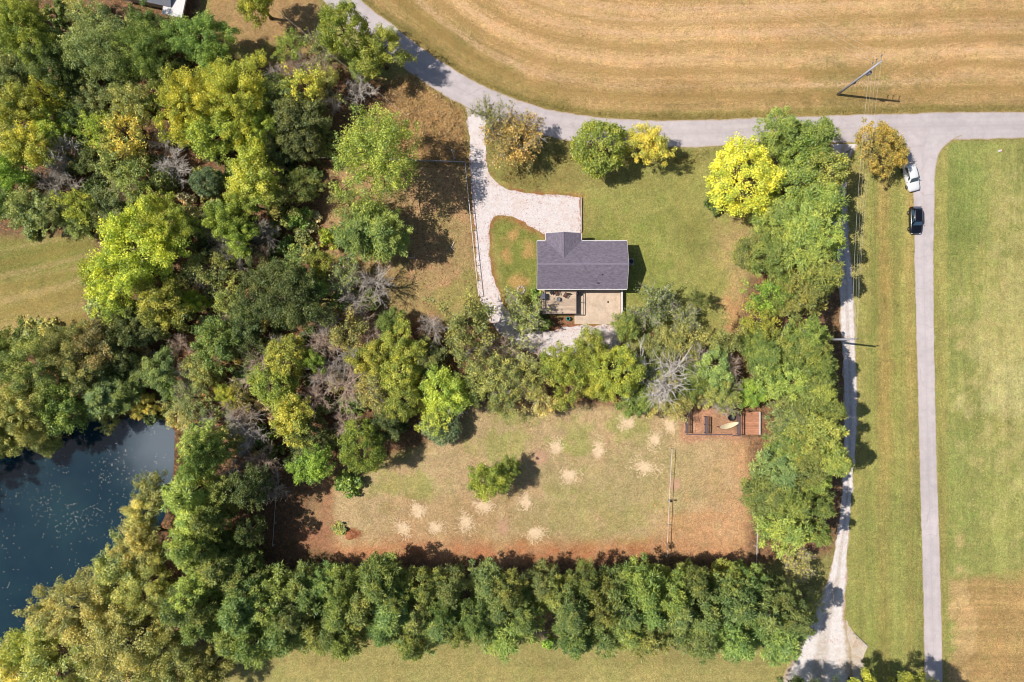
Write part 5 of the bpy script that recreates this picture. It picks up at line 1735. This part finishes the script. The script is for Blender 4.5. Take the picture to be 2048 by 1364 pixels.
def car(px, py, rz, label, paint_c, glass, L=4.7, W=1.9, H=1.7, rails=False):
    """nose along local -y"""
    p = G(px, py, 1.0)
    t = tag(empty('parked_car', (p.x, p.y, 0.03), rz), label, 'car', 'parked cars')
    pm_ = simple('car_paint', paint_c, 0.22, 0.02, spec=0.5, **{'Coat Weight': 0.7, 'Coat Roughness': 0.05})
    # lower body: cross-sections from nose to tail
    ys = [-.5, -.485, -.45, -.38, -.25, -.1, .1, .28, .4, .46, .49, .5]
    wd = [.66, .80, .91, .97, 1, 1, 1, 1, .97, .93, .86, .74]
    tp = [.60, .72, .82, .90, .97, 1.02, 1.03, 1.03, 1.02, 1.0, .96, .86]
    bt = [.36, .30, .25, .22, .22, .22, .22, .22, .24, .28, .32, .40]
    vs, fs = [], []
    for y, a, zt, zb in zip(ys, wd, tp, bt):
        hw = W / 2 * a
        prof = [(hw * .86, zb), (hw * .98, zb + .12), (hw, .5 if zt > .62 else (zb + zt) / 2), (hw * .985, zt * .86), (hw * .93, zt * .97), (hw * .82, zt), (hw * .4, zt + .035), (0, zt + .045)]
        ring = prof + [(-x, z) for x, z in prof[-2::-1]]
        vs += [(x, y * L, z) for x, z in ring]
    k = 15
    for i in range(len(ys) - 1):
        for j in range(k - 1):
            fs.append((i * k + j, i * k + j + 1, (i + 1) * k + j + 1, (i + 1) * k + j))
        fs.append((i * k + k - 1, i * k, (i + 1) * k, (i + 1) * k + k - 1))
    fs.append(tuple(range(k)))
    fs.append(tuple(reversed([(len(ys) - 1) * k + j for j in range(k)])))
    body = MB().add(vs, fs).build('body', pm_, t, True)
    bm = bmesh.new()
    bm.from_mesh(body.data)
    bmesh.ops.recalc_face_normals(bm, faces=bm.faces)
    bm.to_mesh(body.data)
    bm.free()
    # cabin: roof and pillars
    zb_, zr = 1.0, H
    yb = [-.2 * L, -.075 * L, .08 * L, .3 * L, .41 * L, .465 * L]      # cowl .. roof front .. roof rear .. tail
    hb, hr = W / 2 * .9, W / 2 * .70
    cab = []
    secs = [(-.20 * L, hb * .88, zb_ - .06, hb * .88, zb_ + .02), (-.075 * L, hb, zb_ - .06, hr * .94, zr - .08), (-.03 * L, hb, zb_ - .06, hr, zr - .02), (.1 * L, hb, zb_ - .06, hr, zr),
            (.28 * L, hb, zb_ - .06, hr * .98, zr - .02), (.385 * L, hb * .97, zb_ - .06, hr * .93, zr - .08), (.47 * L, hb * .9, zb_ - .06, hr * .95, zb_ + .06)]
    vs, fs = [], []
    for y, wb, z0_, wt, z1_ in secs:
        wt_ = wt
        ring = [(wb, z0_), (wb * .55 + wt_ * .45, z0_ * .5 + z1_ * .5), (wt_, z1_ - .04), (wt_ * .86, z1_), (0, z1_ + .03), (-wt_ * .86, z1_), (-wt_, z1_ - .04), (-(wb * .55 + wt_ * .45), z0_ * .5 + z1_ * .5), (-wb, z0_)]
        vs += [(x, y, z) for x, z in ring]
    k = 9
    for i in range(len(secs) - 1):
        for j in range(k - 1):
            fs.append((i * k + j, (i + 1) * k + j, (i + 1) * k + j + 1, i * k + j + 1))
    cabin = MB().add(vs, fs).build('roof', pm_, t, True)
    bm = bmesh.new()
    bm.from_mesh(cabin.data)
    bmesh.ops.recalc_face_normals(bm, faces=bm.faces)
    bm.to_mesh(cabin.data)
    bm.free()

    def pane(name, pts, n_out):
        off = Vector(n_out) * 0.02
        P = [Vector(q) + off for q in pts]
        MB().add(P + [q - off * 0.8 for q in P], [(0, 1, 2, 3), (7, 6, 5, 4), (0, 4, 5, 1), (1, 5, 6, 2), (2, 6, 7, 3), (3, 7, 4, 0)]).build(name, glass, t)
    pane('windshield', [(-hb * .80, -.195 * L, zb_ + .07), (hb * .80, -.195 * L, zb_ + .07), (hr * .80, -.085 * L, zr - .1), (-hr * .80, -.085 * L, zr - .1)], (0, -.6, .9))
    pane('rear_window', [(-hr * .80, .395 * L, zr - .1), (hr * .80, .395 * L, zr - .1), (hb * .78, .462 * L, zb_ + .16), (-hb * .78, .462 * L, zb_ + .16)], (0, .8, .75))
    for s in (-1, 1):
        for y0, y1 in ((-.06 * L, .1 * L), (.115 * L, .36 * L)):
            pane('side_window', [(s * (hb * .93), y0 - (.06 * L if y0 < 0 else 0), zb_ + .1), (s * (hb * .93), y1, zb_ + .1), (s * (hr * 1.04), y1 - (.03 * L if y1 > .3 * L else 0), zr - .13), (s * (hr * 1.04), y0, zr - .13)], (s * 1.0, 0, .35))
        mb = MB().box(s * W * .5 - (.02 if s > 0 else .2), s * W * .5 + (.2 if s > 0 else .02), -.155 * L, -.135 * L, .98, 1.12).build('mirror', pm_, t, bevel=.02)
        if rails:
            MB().bar((s * hr * .88, -.05 * L, zr + .03), (s * hr * .88, .33 * L, zr + .02), .04).build('roof_rail', M_STEEL, t)
        MB().box(s * W * .33 - .17, s * W * .33 + .17, -.492 * L, -.44 * L, .62, .75).build('headlight', M_LAMPW, t, bevel=.02)
        MB().box(s * W * .42 - .08, s * W * .42 + .08, .465 * L, .497 * L, .7, .98).build('tail_light', M_LAMPR, t, bevel=.02)
        for yw in (-.305 * L, .295 * L):
            tw = MB().tube([(s * (W * .5 - .2), yw, .34), (s * (W * .5 + .02), yw, .34)], .34, 20).build('wheel', M_TYRE, t, True)
            MB().tube([(s * (W * .5 + .015), yw, .34), (s * (W * .5 + .04), yw, .34)], [.22, .2], 16).build('rim', M_RIM, tw)
    return t


car(1824, 353, math.radians(15), 'white estate car nosing onto the narrow road by the junction', (252, 252, 252), M_CGLASS, 4.85, 2.0, 1.7)
car(1833, 440, math.radians(1), 'black car parked on the narrow road behind the white one', (14, 15, 22), M_CGLASSB, 4.6, 2.0, 1.68, rails=True)

# ------------------------------------------------------------------ neighbouring house at the top edge
nb = empty('neighbour_house', (*P2(313, -19), 0), math.radians(-12))
tag(nb, 'grey-roofed house with white flat porch half hidden by trees', 'house')
MB().box(-5.2, 4.2, -2.8, 2.8, -.1, 2.8).build('wall', M_SIDING, nb)
M_NROOF = simple('neighbour_roof', (120, 122, 134), 0.8, 0.1, 2.0)
for s in (-1, 1):
    MB().add([(-5.6, 0, 4.2), (4.6, 0, 4.2), (4.6, s * 3.3, 2.75), (-5.6, s * 3.3, 2.75), (-5.6, 0, 4.1), (4.6, 0, 4.1), (4.6, s * 3.3, 2.65), (-5.6, s * 3.3, 2.65)],
             [(0, 1, 2, 3), (7, 6, 5, 4), (0, 4, 5, 1), (1, 5, 6, 2), (2, 6, 7, 3), (3, 7, 4, 0)]).build('roof', M_NROOF, nb)
MB().box(3.2, 6.6, -4.6, 1.0, 2.45, 2.6).build('porch_roof', M_WHITE, nb, bevel=.03)
MB().box(6.6, 6.72, -4.6, 1.0, 2.4, 2.75).build('porch_edge', M_WHITE, nb)
for (x, y) in ((6.4, -4.4), (6.4, .8), (3.6, -4.4)):
    MB().box(x - .06, x + .06, y - .06, y + .06, -.1, 2.45).build('post', M_WHITE, nb)

# ------------------------------------------------------------------ small things
M_STRAW = simple('dry_straw', (250, 220, 180), 0.9, 0.15)
M_STRAWR = simple('reddish_straw', (214, 172, 138), 0.9, 0.15)
spots = [(1053, 1005, 20, 0, 'south-east of the lone tree'), (1070, 1065, 22, 0, 'nearest the pines below the lone tree'), (932, 1045, 22, 0, 'below and left of the lone tree'), (870, 1055, 20, 0, 'third from the red dirt hollow'),
         (808, 1057, 20, 0, 'closest to the red dirt hollow'), (835, 1021, 20, 0, 'above the row near the dirt hollow'), (968, 1011, 16, 0, 'half under the lone tree'), (1005, 1056, 18, 1, 'reddish, between two pale ones below the lone tree'),
         (1137, 950, 22, 0, 'right of the shadow of the lone tree'), (1113, 895, 18, 0, 'above the shadow of the lone tree'), (1081, 916, 15, 1, 'reddish, at the tip of the tree shadow'), (1196, 900, 20, 0, 'by the bright green grass'),
         (1290, 935, 26, 0, 'wide one near the field fence'), (1352, 970, 14, 1, 'small one past the field fence'), (1256, 845, 18, 0, 'nearest the woods'), (1340, 850, 18, 0, 'beside the pen'), (1310, 880, 18, 0, 'between the woods and the field fence')]
for i, (x, y, r, red, where) in enumerate(spots):
    sr = np.random.RandomState(100 + i)
    n = sr.randint(320, 560)
    arms = sr.randint(4, 8)
    armlen = sr.uniform(0.45, 1.35, arms)
    stretch_ = sr.uniform(0.7, 1.3)
    ai = sr.randint(0, arms, n)
    a = (ai / arms * 6.283) + sr.normal(size=n) * 0.42 + i
    rr_ = np.clip(np.abs(sr.normal(size=n)) * 0.48 * armlen[ai], 0, 1.2) * r * U
    P = np.stack([rr_ * np.cos(a) * stretch_, rr_ * np.sin(a) / stretch_, sr.uniform(.015, .07, n)], 1)
    D = unit(np.stack([np.cos(a + sr.normal(size=n) * .9), np.sin(a + sr.normal(size=n) * .9), sr.normal(size=n) * .08], 1))
    side = np.stack([-D[:, 1], D[:, 0], np.zeros(n)], 1)
    L_ = sr.uniform(.14, .36, n)[:, None]
    W_ = sr.uniform(.02, .05, n)[:, None]
    v = np.stack([P - D * L_ - side * W_, P + D * L_ - side * W_, P + D * L_ + side * W_, P - D * L_ + side * W_], 1).reshape(-1, 3)
    v[:, 2] = np.maximum(v[:, 2], .012)
    me = fast_mesh('straw', v, np.arange(n * 4).reshape(n, 4))
    o = empty('straw_patch', (*P2(x, y), 0))
    tag(link('straw', me, M_STRAWR if red else M_STRAW, o), kind='stuff')
    tag(o, f'star-shaped straw patch on the lower field, {where}', 'straw', 'straw patches on the lower field')

t = tag(empty('marker_box', (*P2(1999, 302), 0), 0.2), 'small white and orange marker box on the big lawn', 'marker')
MB().box(-.3, .3, -.16, .16, 0, .3).build('box', M_WHITE, t, bevel=.03)
MB().box(.2, .36, -.12, .12, .301, .34).build('orange_cap', simple('orange_plastic', (226, 120, 50), 0.5), t)
t = tag(empty('goal_frame', (*P2(823, 514), 0)), 'small white tube goal frame in the shade of the big evergreen', 'goal frame')
for a, b in (((-.55, -.2, .6), (.55, -.2, .6)), ((-.55, -.2, 0), (-.55, -.2, .6)), ((.55, -.2, 0), (.55, -.2, .6)), ((-.55, -.2, .6), (-.55, .4, 0)), ((.55, -.2, .6), (.55, .4, 0))):
    MB().bar(a, b, .07).build('tube', M_WHITE, t)
t = tag(empty('crossed_poles', (*P2(904, 493), 0)), 'two crossed white poles on the shaded ground by the drive', 'poles')
MB().bar((-.3, -.7, .05), (.35, .75, .3), .06).build('pole', M_WHITE, t)
MB().bar((-.25, .2, .16), (.3, -.6, .05), .06).build('pole', M_WHITE, t)
# stone ring beside the house
t = tag(empty('stone_ring', (*P2(1042, 580), 0)), 'ring of pale stones in the island lawn under the bare tree', 'stone ring')
M_STONE = simple('pale_stone', (206, 196, 188), 0.9, 0.2, bump=0.3)
for k in range(10):
    a = k * .628
    rs = np.random.RandomState(k)
    bm = bmesh.new()
    bmesh.ops.create_icosphere(bm, subdivisions=1, radius=.2)
    for v in bm.verts:
        v.co *= rs.uniform(.8, 1.15)
        v.co.z *= .7
    me = bpy.data.meshes.new('stone')
    bm.to_mesh(me)
    bm.free()
    o = link('stone', me, M_STONE, t)
    o.location = (.6 * math.cos(a), .6 * math.sin(a), .08)
# gate post at the top of the gravel lane
t = tag(empty('lane_gate', (*P2(1689, 318), 0), math.radians(-12)), 'weathered plank gate standing open at the top of the gravel lane', 'gate')
for k in range(4):
    MB().box(-.03, .03, -1.1, 1.1, .25 + k * .32, .42 + k * .32).build('board', M_TIMBER, t)
for yy in (-1.15, 1.15):
    MB().box(-.1, .1, yy - .09, yy + .09, -.1, 1.7).build('post', M_TIMBER, t)
# field post box
t = tag(empty('nest_box', (*P2(1337, 999), 0)), 'dark nest box on a post along the thin field fence', 'nest box')
MB().box(-.05, .05, -.05, .05, -.1, 1.3).build('post', M_TIMBER, t)
MB().box(-.05, .3, -.12, .12, 1.3, 1.55).build('box', M_DARK, t, bevel=.02)
# dirt hollow
t = tag(empty('dirt_mound', (*P2(702, 1068), 0)), 'mound of red dug earth beside the pale green clump', 'mound')
rs = np.random.RandomState(9)
vs, fs = [(0, 0, .35)], []
for q in range(1, 5):
    for k in range(14):
        a = k / 14 * 6.283
        rr_ = q * .32 * (1 + .25 * math.sin(a * 3 + 1))
        vs.append((rr_ * math.cos(a), rr_ * .7 * math.sin(a), max(-.04, .35 * (1 - (q / 4) ** 1.5) + rs.normal() * .05 * (q < 4))))
for k in range(14):
    fs.append((0, 1 + k, 1 + (k + 1) % 14))
    for q in range(3):
        a, b = 1 + q * 14, 1 + (q + 1) * 14
        fs.append((a + k, b + k, b + (k + 1) % 14, a + (k + 1) % 14))
MB().add(vs, fs).build('earth', simple('red_earth', (178, 116, 80), 0.95, 0.25, 4.0, bump=.6), t)


# ------------------------------------------------------------------ loose stuff on the ground and on the water
def scatter_leaves(name, px, py, z, size, colours, seed, tilt=0.25, label=None, cat=None):
    r = np.random.RandomState(seed)
    n = len(px)
    P = np.stack([(px - 1024) * U, (682 - py) * U, z + r.uniform(0, .03, n)], 1)
    N = unit(np.array([0, 0, 1.0]) + r.normal(size=(n, 3)) * tilt)
    s = size * r.uniform(.6, 1.4, n)
    v, f = leaf_cards(r, P, N, s, s * .9)
    tint = r.rand(n)
    me = fast_mesh(name, v, f, {'tint': np.repeat(tint, 4)})
    t = NT(name)
    c = t.mix(t.attr('tint'), alb(*colours[0]), alb(*colours[1]))
    o = link(name, me, t.principled(c, .8, 0, None, .2))
    tag(o, label, cat, kind='stuff')


r = np.random.RandomState(5)
q = r.uniform((0, 840), (345, 1280), (9000, 2))
keep = (poly_sd(q[:, 0], q[:, 1], POND) > 10)
dens = fbm(q[:, 0], q[:, 1], 60, 77, 3)
band = np.exp(-((q[:, 1] - (1090 - q[:, 0] * .62)) / 110.0) ** 2)
keep &= (r.rand(len(q)) < band * sstep(.3, .72, dens) * .3 + .012)
scatter_leaves('floating_leaves', q[keep, 0], q[keep, 1], -.315, .13, ((232, 220, 200), (246, 230, 206)), 6, .05, 'pale fallen leaves floating on the pond', 'leaves')
q = r.uniform((0, 0), (1560, 1330), (60000, 2))
mwoods = np.full(len(q), -1e9)
for w_ in WOODS:
    mwoods = np.maximum(mwoods, poly_sd(q[:, 0], q[:, 1], w_))
extra = (poly_sd(q[:, 0], q[:, 1], [(640, 330), (940, 320), (960, 620), (700, 660)]) > 0)
keep = ((mwoods > 0) | extra) & (poly_sd(q[:, 0], q[:, 1], POND) < -8) & (r.rand(len(q)) < .8)
scatter_leaves('fallen_leaves', q[keep, 0], q[keep, 1], .03, .24, ((120, 84, 56), (206, 150, 108)), 8, .3, 'brown fallen leaves covering the woodland floor', 'leaves')
sdq = poly_sd(q[:, 0], q[:, 1], DRIVE)
q2 = r.uniform((930, 300), (1245, 715), (30000, 2))
sdq = poly_sd(q2[:, 0], q2[:, 1], DRIVE)
keep = (np.abs(sdq) < np.abs(r.normal(size=len(q2))) * 5) | ((np.abs(sdq) < 30) & (r.rand(len(q2)) < .07))
scatter_leaves('drive_leaves', q2[keep, 0], q2[keep, 1], .03, .13, ((176, 96, 60), (206, 136, 92)), 9, .3, 'rust-brown leaves drifted along the edges of the drive', 'leaves')
q3 = np.concatenate([np.stack([r.normal(1960, 9, 60), r.uniform(830, 1040, 60)], 1), r.uniform((1885, 320), (2048, 1120), (50, 2)), r.uniform((1720, 320), (1825, 1240), (40, 2)), r.uniform((670, 850), (1490, 1080), (160, 2)), r.uniform((1170, 340), (1460, 680), (70, 2))])
scatter_leaves('lawn_leaves', q3[:, 0], q3[:, 1], .03, .2, ((214, 176, 120), (236, 206, 150)), 10, .3, 'pale leaves scattered over the mown grass', 'leaves')


def grass(name, pts, n, h, colours, seed, label, wob=.5):
    r = np.random.RandomState(seed)
    xs, ys = [p_[0] for p_ in pts], [p_[1] for p_ in pts]
    q = r.uniform((min(xs), min(ys)), (max(xs), max(ys)), (n * 3, 2))
    q = q[poly_sd(q[:, 0], q[:, 1], pts) > 0][:n]
    q = q[r.rand(len(q)) < sstep(.3, .6, fbm(q[:, 0], q[:, 1], 14, seed)) * .8 + .2]
    m = len(q)
    P = np.stack([(q[:, 0] - 1024) * U, (682 - q[:, 1]) * U, np.zeros(m)], 1)
    ang = fbm(q[:, 0], q[:, 1], 22, seed + 3, 2) * 14
    D = unit(np.stack([np.cos(ang), np.sin(ang), np.full(m, .75)], 1) + r.normal(size=(m, 3)) * wob)
    D[:, 2] = np.abs(D[:, 2]) * .8 + .15
    v, f = needle_cards(r, P, unit(D), h * r.uniform(.6, 1.4, m), np.full(m, .075))
    me = fast_mesh(name, v, f, {'tint': np.repeat(r.rand(m), 4)})
    t = NT(name)
    c = t.mix(t.attr('tint'), alb(*colours[0]), alb(*colours[1]))
    tag(link(name, me, t.principled(c, .85, 0, None, .15)), label, 'grass', kind='stuff')


grass('tall_grass', [(800, 150), (830, 150), (932, 222), (938, 330), (800, 335), (740, 230)], 12000, .45, ((206, 168, 112), (246, 214, 160)), 21, 'tall dry tan grass between the road and the rail fence')
vl, vr = offset_line(smooth_line(ROAD_C[4:12], 8), 30)
vl2, vr2 = offset_line(smooth_line(ROAD_C[4:12], 8), 38)
if vl[0][1] < vr[0][1]:
    hay_side, hay_side2, low, low2 = vl, vl2, vr, vr2
else:
    hay_side, hay_side2, low, low2 = vr, vr2, vl, vl2
grass('verge_grass', hay_side + hay_side2[::-1], 9000, .3, ((122, 116, 50), (176, 156, 82)), 23, 'longer green grass along the hay-field side of the road')
grass('verge_grass', [(955, 240), (975, 300), (1000, 360), (1080, 385), (1100, 330), (1400, 330), (1420, 300), (1100, 280)], 9000, .25, ((120, 112, 54), (184, 156, 86)), 25, 'rough grass under the trees beside the road')
grass('pond_grass', [(330, 835), (360, 862), (356, 985), (372, 990), (420, 860), (380, 815), (340, 815)], 5000, .6, ((130, 124, 62), (200, 170, 110)), 27, 'tan reeds and grass on the pond bank')
